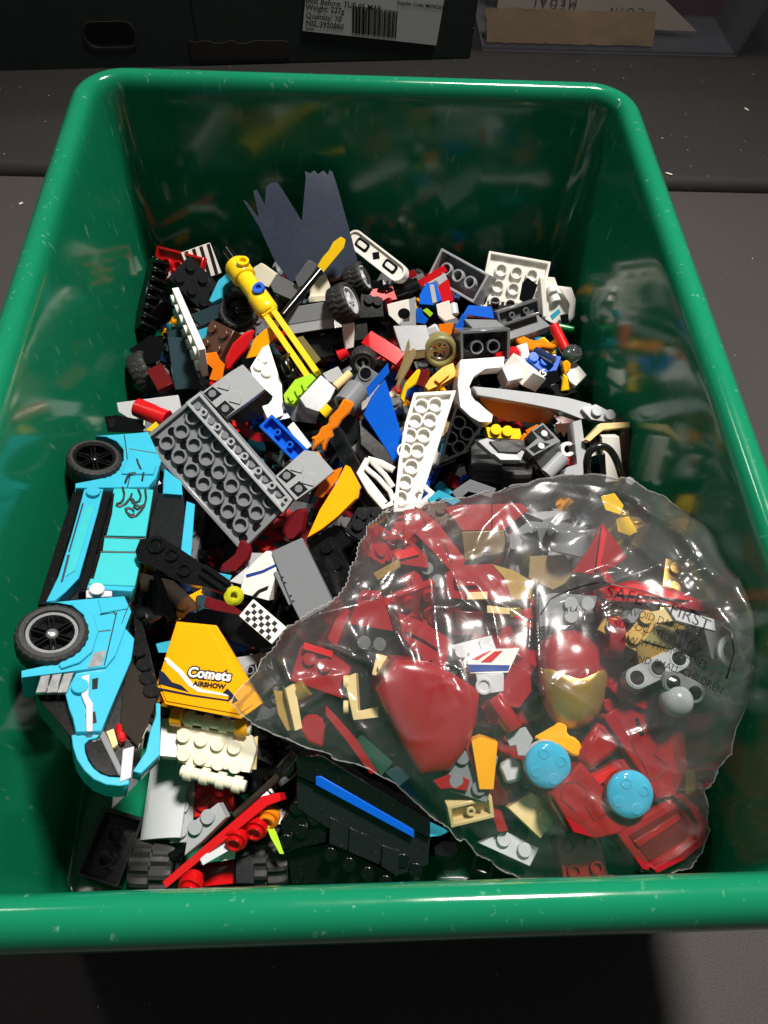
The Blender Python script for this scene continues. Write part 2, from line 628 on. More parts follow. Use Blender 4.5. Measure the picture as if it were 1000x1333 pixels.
TUB_HX, TUB_HY = 120.5, 165.0
tub_prof = [(-12, 0.2), (-8.6, 0.5), (-6.4, 1.8), (-5.2, 6), (-2.4, 112), (-2.0, 118), (-0.6, 121.6), (2.0, 123), (4.6, 121.6), (5.9, 118.6), (6.2, 114.2), (8.0, 114.2), (8.2, 118.6), (7.5, 122.4), (5.8, 125.4), (3.8, 127.2), (1.6, 128), (-0.5, 127.8), (-2.1, 126.9), (-3.3, 125.2), (-4.0, 122.8), (-4.3, 119.5), (-4.45, 116), (-7.05, 14), (-7.2, 10), (-8.0, 6.8), (-10.2, 4.7), (-14, 4)]
for _ in range(2):
    q = [tub_prof[0]]
    for (a0, b0), (a1, b1) in zip(tub_prof[:-1], tub_prof[1:]):
        if math.hypot(a1 - a0, b1 - b0) > 60:            # keep the long straight walls, with support loops
            d_ = 2.0 / math.hypot(a1 - a0, b1 - b0)
            q += [(a0 + (a1 - a0) * d_, b0 + (b1 - b0) * d_), (a1 + (a0 - a1) * d_, b1 + (b0 - b1) * d_)]
        else:
            q += [(a0 * 0.75 + a1 * 0.25, b0 * 0.75 + b1 * 0.25), (a0 * 0.25 + a1 * 0.75, b0 * 0.25 + b1 * 0.75)]
    tub_prof = q + [tub_prof[-1]]
g = G()
n_l = 44
vs, fs = [], []
for o_, z_ in tub_prof:
    vs += [(x, y + TUB_HY, z_) for x, y in rloop(TUB_HX + o_, TUB_HY + o_, max(3, 16 + o_))]
for k in range(len(tub_prof) - 1):
    for i in range(n_l):
        j = (i + 1) % n_l
        fs.append((k * n_l + i, k * n_l + j, (k + 1) * n_l + j, (k + 1) * n_l + i))
fs.append(tuple(range(n_l - 1, -1, -1)))
fs.append(tuple((len(tub_prof) - 1) * n_l + i for i in range(n_l)))
g.add(vs, fs)
tub = g.obj('storage_tub', 'tub_green', bevel=0, sharp=50)
tag(tub, 'deep green plastic tub with rolled rim, full of loose toy bricks', 'tub')

# ------------------------------------------------------------------ boxes behind the tub
m, nt, b = new_mat('box_green')
N, L = nt.nodes, nt.links
tc = N.new('ShaderNodeTexCoord'); no = N.new('ShaderNodeTexNoise'); no.inputs['Scale'].default_value = 60; no.inputs['Detail'].default_value = 6
L.new(tc.outputs['Object'], no.inputs['Vector'])
rp = N.new('ShaderNodeValToRGB')
rp.color_ramp.elements[0].color = (0.010, 0.016, 0.013, 1); rp.color_ramp.elements[1].color = (0.022, 0.036, 0.028, 1)
L.new(no.outputs['Fac'], rp.inputs['Fac']); L.new(rp.outputs['Color'], b.inputs['Base Color'])
b.inputs['Roughness'].default_value = 0.7
plastic('kraft', '#2a231e', 0.85, vary=0.25, bump=0.2)
plastic('label_paper', '#d9d9d6', 0.6, vary=0.05, bump=0.02)
plastic('paper_cream', '#e0d3bb', 0.75, vary=0.08)
plastic('paper_manila', '#a0855f', 0.75, vary=0.15, bump=0.1)
plastic('folder_maroon', '#7a3346', 0.6, vary=0.15)
m, nt, b = new_mat('tote_plastic')
N, L = nt.nodes, nt.links
tr = N.new('ShaderNodeBsdfTransparent'); tr.inputs[0].default_value = (0.86, 0.86, 0.88, 1)
mx = N.new('ShaderNodeMixShader'); mx.inputs[0].default_value = 0.16
b.inputs['Base Color'].default_value = (0.5, 0.5, 0.53, 1); b.inputs['Roughness'].default_value = 0.35
L.new(tr.outputs[0], mx.inputs[1]); L.new(b.outputs[0], mx.inputs[2]); L.new(mx.outputs[0], nt.nodes['Material Output'].inputs['Surface'])

BA, BB = Vector((-310, 549, 1.6)), Vector((92, 592, 1.6))
bx = (BB - BA).normalized()
by = Vector((-bx.y, bx.x, 0))
def on_box(u, v, y0=0.0):
    """picture point -> (along, up) on the box's front face"""
    d = at(u, v, 0) - CAM_LOC
    P0 = BA - by * y0
    t = (P0 - CAM_LOC).dot(by) / d.dot(by)
    q = CAM_LOC + d * t - P0
    return q.dot(bx), q.z
carton = tag(empty('cardboard_carton', None), 'dark green cardboard carton with a white printed label behind the tub', 'carton')
carton.matrix_basis = Matrix.Translation(BA * MM) @ Matrix((bx, by, Vector((0, 0, 1)))).transposed().to_4x4()
LBX = (BB - BA).length
# front panel with a die-cut hand hole
hu, hv = on_box(143, 45)
hole = [(hu + x, hv + z) for x, z in rloop(17, 8.5, 7, 6)]
def to_rect(cx, cz, x, z, x0, x1, z0, z1):
    dx, dz = x - cx, z - cz
    ts = []
    if dx > 1e-6: ts.append((x1 - cx) / dx)
    if dx < -1e-6: ts.append((x0 - cx) / dx)
    if dz > 1e-6: ts.append((z1 - cz) / dz)
    if dz < -1e-6: ts.append((z0 - cz) / dz)
    t = min(ts)
    return (cx + dx * t, cz + dz * t)
XM = hu + 60
outer = [to_rect(hu, hv, x, z, 0, XM, 0, 150) for x, z in hole]
# exact corners for the outer outline
for cx_, cz_ in ((0, 0), (XM, 0), (XM, 150), (0, 150)):
    k = min(range(len(outer)), key=lambda i: (outer[i][0] - cx_) ** 2 + (outer[i][1] - cz_) ** 2)
    outer[k] = (cx_, cz_)
xz = lambda x, y, z: (x, z, y)
G().frame(outer, hole, 0, 5).fn(xz).obj('front_panel', 'box_green', carton, bevel=0)
G().frame([(hu + (x - hu) * 1.1, hv + (z - hv) * 1.13 - 0.6) for x, z in hole], hole, -0.5, 1).fn(xz).obj('torn_edge', 'kraft', carton, bevel=0)
G().box(XM, 0, 0, LBX, 5, 150).obj('front_panel', 'box_green', carton, bevel=0.8)
G().box(LBX - 5, 5, 0, LBX, 300, 150).obj('side_panel', 'box_green', carton, bevel=0)
G().box(0, 5, 0, 5, 300, 150).obj('side_panel', 'box_green', carton, bevel=0)
G().box(5, 5, 151, LBX - 5, 300, 154).obj('added_top_flap', 'box_green', carton, bevel=0)  # unseen closed top, added so the hand hole opens onto darkness
G().box(5, 5, 0, LBX - 5, 300, 4).obj('bottom_panel', 'box_green', carton, bevel=0)
# torn-out patch showing the brown core
(a0, c0), (a1, c1) = on_box(250, 80), on_box(375, 52)
rng = random.Random(3)
top = [(a0 + (a1 - a0) * i / 12, c1 + rng.uniform(-1.5, 1.5)) for i in range(12, -1, -1)]
bot = [(a0 + (a1 - a0) * i / 24, c0 + (1.2 if i % 2 else 0)) for i in range(25)]
G().prism(bot + top, -0.6, 0.5).fn(xz).obj('torn_patch', 'kraft', carton, bevel=0)
# white label with its printing
lc = [on_box(*p, 1.2) for p in ((394, 40), (568, 59), (582, -20), (401, -40))]
G().prism(lc, -1.2, -0.5).fn(xz).obj('label_sticker', 'label_paper', carton, bevel=0)
lx = Vector((lc[1][0] - lc[0][0], lc[1][1] - lc[0][1])); lan = math.degrees(math.atan2(lx.y, lx.x))
def label_text(s, u, v, size, **k):
    a, c = on_box(u, v, 1.4)
    text(s, size, 'ink', carton, (a, -1.45, c), (90, 0, 0), fn=lambda x, y, z: (x * math.cos(math.radians(lan)) - y * math.sin(math.radians(lan)), x * math.sin(math.radians(lan)) + y * math.cos(math.radians(lan)), z), align='LEFT', off=0.06, **k)
for s_, u_, v_ in (('Best Before: TUE 05 MAR', 398, 0), ('Weight: 227g', 398, 9), ('Quantity: 10', 398, 20), ('NSL:3920860', 398, 30)):
    label_text(s_, u_, v_, 5.2)
label_text('(Live)', 398, 37, 2.6)
label_text('Supplier Code: M039OEX', 517, 3, 3.4)
rng = random.Random(11)
a, c = on_box(459, 26, 1.4)
x_ = 0
for i in range(26):
    wd = rng.choice((0.45, 0.45, 0.9, 1.3))
    G().box(a + x_, -1.45, c - 9 + x_ * math.tan(math.radians(lan)), a + x_ + wd, -1.3, c + 9.5 + x_ * math.tan(math.radians(lan))).obj('barcode_bar', 'ink', carton, bevel=0)
    x_ += wd + rng.choice((0.35, 0.5, 0.8))

# translucent plastic tote holding papers, right of the carton
ta, tb = at(628, 66, 2), at(958, 74, 2)
tx = (tb - ta).normalized(); tx.z = 0; tx.normalize(); ty = Vector((-tx.y, tx.x, 0))
tl = (tb - ta).length
tote = tag(empty('plastic_tote'), 'translucent grey plastic tote holding papers beside the carton', 'tote')
TM = Matrix.Translation(ta * MM) @ Matrix((tx, ty, Vector((0, 0, 1)))).transposed().to_4x4()
tote.matrix_basis = TM
fl = 26
G().add([(0, 0, 0), (tl, 0, 0), (tl + fl, -6, 150), (-4, -6, 150), (0, 2, 0), (tl, 2, 0), (tl + fl, -4, 150), (-4, -4, 150)], [(0, 1, 2, 3), (5, 4, 7, 6), (0, 4, 5, 1), (3, 2, 6, 7), (1, 5, 6, 2), (4, 0, 3, 7)]).obj('front_wall', 'tote_plastic', tote, bevel=0)
G().add([(tl, 2.2, 0), (tl, 250, 0), (tl + fl, 250, 150), (tl + fl, -3.8, 150), (tl - 2, 2.2, 0), (tl - 2, 250, 0), (tl + fl - 2, 250, 150), (tl + fl - 2, -3.8, 150)], [(0, 1, 2, 3), (5, 4, 7, 6), (0, 4, 5, 1), (3, 2, 6, 7), (1, 5, 6, 2), (4, 0, 3, 7)]).obj('side_wall', 'tote_plastic', tote, bevel=0)
G().box(0, 2.2, 0.1, tl - 2.2, 250, 2).obj('floor', 'tote_plastic', tote, bevel=0)
G().box(-6, -8, 151, tl + 32, 252, 154).obj('lid', 'tote_plastic', tote, bevel=0)  # unseen cover, added to dim the papers inside the tote
def in_tote(o):
    o.matrix_basis = TM
    return o
k = tl / 330
rng = random.Random(5)
def crumple(x0, x1, y0, y1, z0, z1, nx, nz, amp, edge):
    vs, fs = [], []
    for i in range(nx + 1):
        for j in range(nz + 1):
            x = x0 + (x1 - x0) * i / nx
            z = z0 + (z1 - z0) * j / nz + (rng.uniform(-edge, edge) if j == nz else 0)
            y = y0 + (y1 - y0) * j / nz + rng.uniform(-amp, amp)
            vs.append((x + rng.uniform(-amp, amp), y, z))
    for i in range(nx):
        for j in range(nz):
            q = i * (nz + 1) + j
            fs.append((q, q + nz + 1, q + nz + 2, q + 1))
    return vs, fs
def thick(vs, fs, t=0.5):
    n = len(vs)
    return vs + [(x, y + t, z) for x, y, z in vs], fs + [tuple(i + n for i in reversed(f)) for f in fs]
g = G().add(*thick(*crumple(5 * k, 222 * k, 7, 24, 3, 20, 26, 6, 0.9, 0.8))); in_tote(tag(g.obj('envelope', 'paper_manila', bevel=0, sharp=70), 'crumpled manila envelope lying at the bottom of the tote', 'envelope'))
pp = tag(empty('paper_sheet'), 'cream sheet printed upside down with widely spaced capitals in the tote', 'paper')
in_tote(pp)
g = G().add(*thick([(12, 26, 8), (180, 26, 6), (150, 32, 24), (110, 40, 44), (14, 44, 62)], [(0, 1, 2, 3, 4)])); g.obj('sheet', 'paper_cream', pp, bevel=0)
text('C O I N', 8.5, 'ink_brown', pp, (118, 28.2, 18), (69, 0, 0), fn=lambda x, y, z: (-x, -y, z), name='lettering')
text('M E D A L', 8.5, 'ink_brown', pp, (58, 30.4, 23), (69, 0, 0), fn=lambda x, y, z: (-x, -y, z), name='lettering')
g = G().box(20, 60, 2.2, tl + 6, 66, 120); in_tote(tag(g.obj('folder', 'folder_maroon'), 'dull maroon folder standing behind the cream paper in the tote', 'folder'))
# ------------------------------------------------------------------ outlines measured in the picture, set on a plane at their own depth
FR = {}
def frame_of(u, v, z, n='c', xdir=None):
    P = at(u, v, z)
    if n == 'c':
        nz = (CAM_LOC - P).normalized()
    elif n == 'w':
        nz = Vector((0, 0, 1))
    else:
        nz = Vector(n).normalized()
    x = Vector((1, 0, 0)) if xdir is None else (at(*xdir[1], z) - at(*xdir[0], z))
    x = (x - nz * x.dot(nz)).normalized()
    y = nz.cross(x)
    return Matrix.Translation(P) @ Matrix((x, y, nz)).transposed().to_4x4()

def flat(M, u, v, h=0.0):
    """picture point -> local (x, y) on the plane of frame M, h above it"""
    o = M.translation + M.col[2].xyz * h
    nz = M.col[2].xyz
    d = at(u, v, 0) - CAM_LOC
    t = (o - CAM_LOC).dot(nz) / d.dot(nz)
    q = CAM_LOC + d * t - M.translation
    return (q.dot(M.col[0].xyz), q.dot(M.col[1].xyz))

def mm_matrix(M):
    return Matrix.Translation(M.translation * MM) @ M.to_3x3().to_4x4()

def ccw(p):
    a = sum(p[i - 1][0] * p[i][1] - p[i][0] * p[i - 1][1] for i in range(len(p)))
    return p if a > 0 else p[::-1]

def trace(name, label, cat, pts, mat, th, z, n='c', hollow=False, bevel=0.16, parent=None, M=None, h=0.0, group=None, top_inset=0.0, root=True):
    """a moulded piece with the given outline: top face on the plane, th deep"""
    cu = sum(p[0] for p in pts) / len(pts)
    cv = sum(p[1] for p in pts) / len(pts)
    if M is None:
        M = frame_of(cu, cv, z, n)
    loc = ccw([flat(M, u, v, h) for u, v in pts])
    g = G()
    if hollow:
        g.shell(loc, h - th, h)
    elif top_inset:
        g.prism(loc, h - th, h - top_inset * 0.8)
        g = G().prism(loc, h - th, h, top=offset_poly(loc, top_inset))
    else:
        g.prism(loc, h - th, h)
    if parent is None and root:
        t = empty(name)
        tag(t, label, cat, group)
        t.matrix_basis = mm_matrix(M)
        g.obj('body', mat, t, bevel=bevel)
    elif parent is None:
        t = g.obj(name, mat, None, bevel=bevel)
        t.matrix_basis = mm_matrix(M)
        tag(t, label, cat, group)
    else:
        t = g.obj(name, mat, parent, bevel=bevel)
        if label:
            t['label'] = label
    FR[t.name] = M
    return t

def add_on(t, name, pts, mat, th, h=0.0, bevel=0.16, label=None, sub=None):
    return trace(name, label, None, pts, mat, th, 0, M=FR[t.name], parent=sub or t, h=h, bevel=bevel)

def studs_at(t, pts, mat, h=0.0, hollow=False, sub=None):
    M = FR[t.name]
    for u, v in pts:
        x, y = flat(M, u, v, h)
        link('stud', stud_mesh(mat, hollow), sub or t, (x, y, h))

def tubes_at(t, pts, mat, h=0.0, depth=2.0, pin=False):
    M = FR[t.name]
    for u, v in pts:
        x, y = flat(M, u, v, h)
        link('pin' if pin else 'tube', (pin_mesh if pin else tube_mesh)(mat, depth), t, (x, y, h - depth))

def rod(name, label, cat, A, B, r, mat, group=None, n=14, taper=1.0, hollow=False):
    a, b = at(*A), at(*B)
    l = (b - a).length
    g = G()
    if hollow:
        g.lathe([(r, -l / 2), (r, l / 2), (r * 0.62, l / 2), (r * 0.62, -l / 2)], n, cap=False)
    else:
        g.lathe([(r, -l / 2), (r * taper, l / 2)], n)
    g.fn(lambda x, y, z: (z, x, y))
    o = tag(g.obj(name, mat), label, cat, group)
    return put(o, A, B)

def slope(name, label, nx, ny, mat, h=9.6, low=1.6, flat_=8.0, cat='slope brick', st=True, hollow=False, group=None):
    """sloped brick: full height over the first flat_ millimetres, studs there"""
    l = nx * 8 - 0.2
    t = tag(empty(name), label, cat, group)
    side_piece('body', None, [(-l / 2, -h / 2), (l / 2, -h / 2), (l / 2, -h / 2 + low), (-l / 2 + flat_, h / 2), (-l / 2, h / 2)], mat, ny * 8 - 0.2, None, t)
    if st:
        studs(t, mat, [(-l / 2 + 3.9, y) for _, y in grid(1, ny)], h / 2)
    return t

def curved(name, label, nx, ny, mat, h=9.6, cat='curved brick', drop=0.9, group=None, n=8):
    """brick with a bowed top that falls towards +X"""
    l = nx * 8 - 0.2
    pts = [(-l / 2, -h / 2), (l / 2, -h / 2)] + [(l / 2 - l * i / n, -h / 2 + h * (1 - drop) + h * drop * math.sin(math.pi / 2 * i / n)) for i in range(n + 1)]
    return side_piece(name, label, pts, mat, ny * 8 - 0.2, cat, group=group, bevel=0.12)

def liftarm(name, label, n, mat, w=7.4, h=7.4, cat='beam', slots=False, group=None, parent=None):
    """rounded beam with holes along X"""
    t = empty(name, parent)
    if label:
        tag(t, label, cat, group)
    L_ = (n - 1) * 8
    out = arc(L_ / 2, 0, w / 2, -90, 90, 8) + arc(-L_ / 2, 0, w / 2, 90, 270, 8)
    G().prism(out, -h / 2, h / 2).obj('body', mat, t)
    for i in range(n):
        for s in (1, -1):
            link('hole_ring', cached(('ring', mat), lambda: G().lathe([(3.1, 0), (3.1, 0.25), (2.4, 0.25), (2.4, 0)], 16, cap=False).mesh('hole_ring', mat, bevel=0)), t, (-L_ / 2 + 8 * i, 0, s * h / 2 - (0 if s > 0 else 0.25)))
            link('hole', cached(('hole',), lambda: G().lathe([(2.4, 0), (2.4, 0.12)], 16).mesh('hole', 'black', bevel=0)), t, (-L_ / 2 + 8 * i, 0, s * h / 2 - (0 if s > 0 else 0.12)))
    return t
# ================================================================== BACK OF THE TUB
# fabric cape leaning on the back wall
plastic('cape_cloth', '#2b3445', 0.42, vary=0.12, bump=0.22, dust=0.04)
cape = trace('fabric_cape', 'dark navy fabric cape with jagged torn edge leaning on the back wall', 'cape',
      [(316, 259), (321, 262), (337, 283), (330, 248), (334, 246), (345, 266), (346, 243), (352, 238), (361, 237), (369, 249), (393, 288), (398, 232), (397, 223), (404, 226), (409, 222), (414, 227), (421, 222), (427, 228), (429, 221), (433, 224), (440, 246), (448, 275), (458, 310), (467, 345), (440, 362), (378, 366), (357, 338), (338, 296)],
      'cape_cloth', 0.9, 79, (0.08, -0.72, 0.69), bevel=0)
me = cape.children[0].data
bm = bmesh.new(); bm.from_mesh(me)
bmesh.ops.triangulate(bm, faces=bm.faces[:])
bmesh.ops.subdivide_edges(bm, edges=bm.edges[:], cuts=5, use_grid_fill=True)
for v in bm.verts:
    x, y = v.co.x / MM, v.co.y / MM
    v.co.z += MM * (1.4 * math.sin(x * 0.085 + 0.9) - 0.003 * max(0, y) ** 2)
bm.to_mesh(me); bm.free()
me.shade_smooth()

# red underside plate and grey half cylinder at the back left
put(brick('red_plate', 'red plate upside down at the far left back of the heap', 4, 2, 'red', 3.2, st=False, un=True, cat='plate'), (204, 340, 40), (263, 356, 46), flip=True, length=32)
put(curved('grey_curved_brick', 'pale grey bowed brick just below the upturned red plate', 4, 1, 'pale_grey', 8), (206, 348, 36), (252, 372, 38), length=32)
t = put(tile('striped_tile', 'small tile with black and white diagonal stripes beside the cape', 2, 2, 'white'), (251, 346, 44), (274, 338, 46), length=16)
for i in range(4):
    G().prism([(-7.5 + i * 4, -7.6), (-5.7 + i * 4, -7.6), (-4.2 + i * 4, 7.6), (-6 + i * 4, 7.6)], 1.6, 1.72).obj('stripe', 'ink', t, bevel=0)
# toothed black rack standing at the left wall
t = tag(empty('toothed_rack'), 'black toothed rack standing at the left back wall', 'rack')
G().box(-20, -4, -4, 20, 4, 2).obj('bar', 'black', t)
for i in range(8):
    link('tooth', cached(('tooth',), lambda: G().prism([(-1.9, 0), (1.9, 0), (0.8, 3.4), (-0.8, 3.4)], -4, 4).fn(lambda x, y, z: (x, z, y)).mesh('tooth', 'black')), t, (-17.5 + i * 5, 0, 2))
put(t, (188, 425, 34), (206, 346, 46), roll=25)
put(brick('black_brick', 'black brick wedged below the toothed rack', 2, 3, 'black', un=True, st=False), (184, 395, 30), (203, 425, 34), flip=True, roll=20)
# long white plate seen on edge
put(brick('white_plate', 'long white plate on edge with studs facing the left wall', 6, 2, 'white', 3.2, cat='plate'), (222, 372, 52), (276, 497, 60), roll=78, length=48)
trace('slate_panel', 'dark teal flat panel standing left of the long white plate', 'panel', [(218, 438), (244, 440), (262, 505), (228, 507)], 'slate_teal', 7, 48, (0.25, -0.5, 0.8))
trace('teal_slope', 'small dark teal sloped piece above the dark teal panel', 'slope brick', [(217, 432), (240, 425), (246, 441), (219, 441)], 'slate_teal', 5, 52)
t = tag(empty('road_wheel'), 'black tyre lying against the left wall beneath the dark teal panel', 'wheel')
put(wheel(t, 21, 9, 'black', spokes=5, double=False), (172, 492, 34), (206, 478, 36), up=(0.2, -0.2, 1), roll=0)
t.matrix_basis = t.matrix_basis @ Matrix.Rotation(math.radians(78), 4, 'Y')
put(tile('maroon_tile', 'small dark maroon tile beside the left wall tyre', 2, 1, 'maroon'), (201, 478, 44), (218, 508, 46), length=16)
trace('black_hinge', 'black hinge block above the left wall tyre', 'hinge', [(168, 455), (196, 436), (214, 440), (208, 470), (188, 476)], 'black', 8, 42)
# azure bits
trace('azure_bracket', 'azure stepped bracket between white plate and yellow blaster', 'bracket', [(272, 391), (284, 365), (299, 352), (301, 365), (292, 371), (288, 387), (276, 394)], 'azure', 4, 56, (-0.3, -0.3, 0.9))
trace('azure_plate', 'azure angled plate low between white plate and dark tyre', 'plate', [(255, 431), (272, 425), (276, 438), (262, 448)], 'azure', 3.2, 46)
trace('azure_chip', 'tiny azure chip beside top of the long white plate', 'plate', [(221, 388), (226, 384), (231, 396), (224, 398)], 'azure', 3, 52)
trace('azure_wedge', 'azure wedge peeking out below the cape', 'plate', [(346, 352), (359, 346), (362, 358), (350, 362)], 'azure', 3, 50)
trace('teal_plate', 'dark teal plate between azure bracket and dark tyre', 'plate', [(248, 410), (292, 392), (296, 408), (262, 425)], 'slate_teal', 3.2, 48)
put(brick('dark_plate', 'dark grey plate with studs behind the azure bracket', 2, 4, 'charcoal', 3.2, cat='plate'), (246, 398, 44), (282, 360, 50))
t = tag(empty('road_wheel'), 'black tyre with spoked rim left of the yellow blaster', 'wheel')
put(wheel(t, 20, 8, 'black', spokes=5), (290, 408, 46), (332, 404, 46), up=(0.45, -0.35, 0.8))
put(brick('brown_brick', 'dark brown brick under the spoked black tyre', 2, 2, 'brown'), (277, 440, 42), (300, 452, 44))
# yellow blaster assembly
t = tag(empty('yellow_blaster'), 'long yellow blaster with ring head, blue pin and twin rails', 'blaster')
put(t, (312, 352, 66), (408, 490, 62))
LB = (at(408, 490, 62) - at(312, 352, 66)).length
h0 = -LB / 2
def along(g): return g.fn(lambda x, y, z: (z, x, y))
along(G().lathe([(5.6, -5), (5.9, -4), (5.9, 4), (5.4, 5)], 22)).obj('ring_head', 'yellow', t, (h0 + 1, 0, 0))
along(G().lathe([(4.6, 0), (4.6, 13), (5.2, 14), (5.2, 24), (4.0, 26)], 20)).obj('barrel', 'yellow', t, (h0 + 5, 0, 0))
along(G().lathe([(2.4, 0), (2.4, 11)], 14)).obj('black_pin', 'black', t, (h0 - 14, 1.0, 1))
G().lathe([(3.0, 0), (3.0, 1.8), (1.5, 1.8), (1.5, 0.4)], 16).obj('blue_pin', 'blue', t, (h0 + 20, 2.5, 4.6))
G().lathe([(3.0, 0), (3.0, 2.2), (1.6, 2.2), (1.6, 0.3)], 16).obj('side_socket', 'yellow', t, (h0 + 2, 3.2, 4.6), (-20, 0, 0))
G().box(h0 + 26, -3.4, -2, -h0, -0.6, 2).obj('rail', 'yellow', t)
G().box(h0 + 26, 0.9, -2, -h0, 3.7, 2).obj('rail', 'yellow', t)
G().box(h0 + 24, -3.4, -2.6, h0 + 32, 3.7, 2.6).obj('collar', 'yellow', t)
trace('yellow_blade', 'yellow leaf-shaped blade below the yellow blaster barrel', 'blade', [(357, 424), (346, 428), (332, 440), (324, 456), (320, 467), (334, 464), (349, 450), (357, 440)], 'amber', 3, 58)
rod('black_rod', 'glossy black rod crossing from blaster to yellow blade tip', 'rod', (368, 411, 62), (417, 352, 68), 1.9, 'black')
trace('yellow_fin', 'yellow blade tip pointing up in front of the cape', 'blade', [(413, 346), (420, 335), (428, 326), (434, 315), (444, 308), (450, 312), (448, 322), (440, 332), (430, 344), (421, 355)], 'yellow', 3.2, 70)
trace('grey_clip', 'dark grey clip arm gripping the black rod', 'clip', [(384, 362), (402, 338), (413, 344), (398, 372), (388, 374)], 'dark_grey', 5, 64)
trace('tan_slope', 'tan sloped brick right behind the yellow blaster head', 'slope brick', [(330, 348), (340, 342), (360, 356), (350, 374), (332, 368)], 'cream', 8, 54, (-0.3, -0.6, 0.7))
trace('grey_slope', 'dark grey sloped brick beside the tan sloped brick', 'slope brick', [(352, 371), (360, 356), (389, 372), (382, 391), (356, 380)], 'dark_grey', 8, 56, (-0.4, -0.3, 0.8))
t = trace('cream_seat', 'cream seat-shaped piece left of the paired wheels', 'seat', [(404, 366), (424, 357), (430, 372), (427, 388), (403, 391)], 'cream', 3, 54)
add_on(t, 'lip', [(402, 386), (429, 383), (430, 391), (402, 394)], 'cream', 5, 2)
trace('orange_bar', 'short orange bar behind the paired wheels', 'bar', [(428, 361), (447, 359), (448, 363), (430, 367)], 'orange', 3, 52)
trace('yellow_chip', 'thin yellow slat right of the tan slope by the cape', 'slat', [(371, 361), (386, 353), (397, 345), (398, 351), (390, 360), (376, 366)], 'yellow', 2, 52)
# paired wheels
for (A, B, lab) in (((447, 425, 62), (447, 366, 62), 'nearer of two black tyres with silver rims by the cape'), ((466, 385, 52), (466, 344, 52), 'farther of two black tyres with silver rims by the cape')):
    t = tag(empty('road_wheel'), lab, 'wheel', 'pair of wheels with silver rims')
    wheel(t, 18.5 if A[0] == 447 else 16.5, 10, 'pale_grey', spokes=6, lip='pale_grey', blocks=20, deep=0.05, hubmat='pale_grey')
    put(t, A, B, up=(0.72, -0.50, 0.48))
for i, (dz, c) in enumerate(((0, 'light_grey'), (3.4, 'mid_grey'))):
    put(tile('grille_tile', 'upper grey grille tile left of the nearer silver wheel' if i else 'lower grey grille tile left of the nearer silver wheel', 3, 1, c), (380, 424 - i * 13, 54 + dz), (424, 417 - i * 13, 54 + dz), up=(0, -0.6, 0.6))
for nm, pts, lab, z in (('black_brick', [(470, 382), (498, 388), (500, 412), (468, 414)], 'black brick right of the paired silver wheels', 50), ('black_block', [(380, 392), (425, 400), (420, 412), (378, 408)], 'black block above the grey grille tiles', 54), ('black_panel', [(428, 428), (478, 420), (480, 440), (430, 450)], 'black panel below the nearer silver wheel', 46), ('black_slab', [(372, 432), (430, 428), (436, 462), (392, 470)], 'black slab under the grey grille tiles', 44)):
    t = trace(nm, lab, 'brick', pts, 'black', 9, z, (0.1, -0.45, 0.9))
    if nm == 'black_brick':
        studs_at(t, [(480, 391), (491, 393)], 'black')
trace('white_post', 'narrow white panel standing below the nearer silver wheel', 'panel', [(446, 422), (462, 420), (461, 452), (450, 455)], 'white', 3, 50, (0.2, -0.8, 0.5))
t = tag(empty('small_wheel'), 'small black tyre with grey hub below the paired wheels', 'wheel')
put(wheel(t, 13, 8, 'light_grey', spokes=0, lip='light_grey', hole=3.6), (458, 468, 48), (488, 470, 48), up=(-0.35, -0.8, 0.35))
rod('red_knob', 'red round knob left of the small black tyre', 'knob', (441, 464, 46), (453, 458, 48), 3.0, 'red', taper=0.7)
trace('maroon_blade', 'dark maroon blade low behind the blaster rails', 'blade', [(396, 452), (424, 444), (434, 470), (404, 474)], 'maroon', 4, 40)
trace('dark_olive_strip', 'dull yellow strip beside the blaster rails', 'strip', [(384, 440), (394, 437), (418, 468), (410, 474)], 'olive', 3, 46)
put(tile('red_tile', 'red tile slanting beneath the flat grey tile at centre back', 3, 1, 'red'), (487, 446, 50), (514, 463, 52), up=(-0.2, -0.3, 0.9), length=24)
# claw, star wing, orange claw
P = [(332, 428), (318, 433), (303, 447), (294, 465), (292, 482), (300, 482), (312, 466), (322, 455), (330, 438)]
trace('red_claw', 'glossy red curved claw below the yellow blaster', 'claw', P, 'red', 6, 60, bevel=0.9)
t = trace('white_wing', 'white pointed wing plate with studs beside the red claw', 'wing plate', [(326, 478), (342, 452), (350, 448), (357, 470), (367, 500), (369, 540), (350, 548), (334, 512)], 'white', 3.4, 58, (0.25, -0.1, 0.9))
studs_at(t, [(336, 478), (342, 468), (346, 486)], 'white')
trace('orange_claw', 'orange clip piece between white plate and red claw', 'clip', [(267, 460), (282, 458), (286, 468), (293, 474), (290, 492), (282, 496), (272, 494), (277, 480), (268, 472)], 'orange', 4, 56)
t = tag(empty('steering_wheel'), 'black spoked pulley wheel right of the white wing', 'pulley')
G().lathe([(6.6, -1.5), (6.6, 1.5), (4.8, 1.5), (4.8, -1.5)], 24, cap=False).obj('ring', 'black', t)
for i in range(3):
    link('spoke', cached(('pspoke',), lambda: G().box(-5, -0.8, -0.8, 5, 0.8, 0.8).mesh('spoke', 'black')), t, rot=(0, 0, 60 * i))
put(t, (381, 498, 60), (381, 459, 60), up=(0.75, -0.2, 0.55))

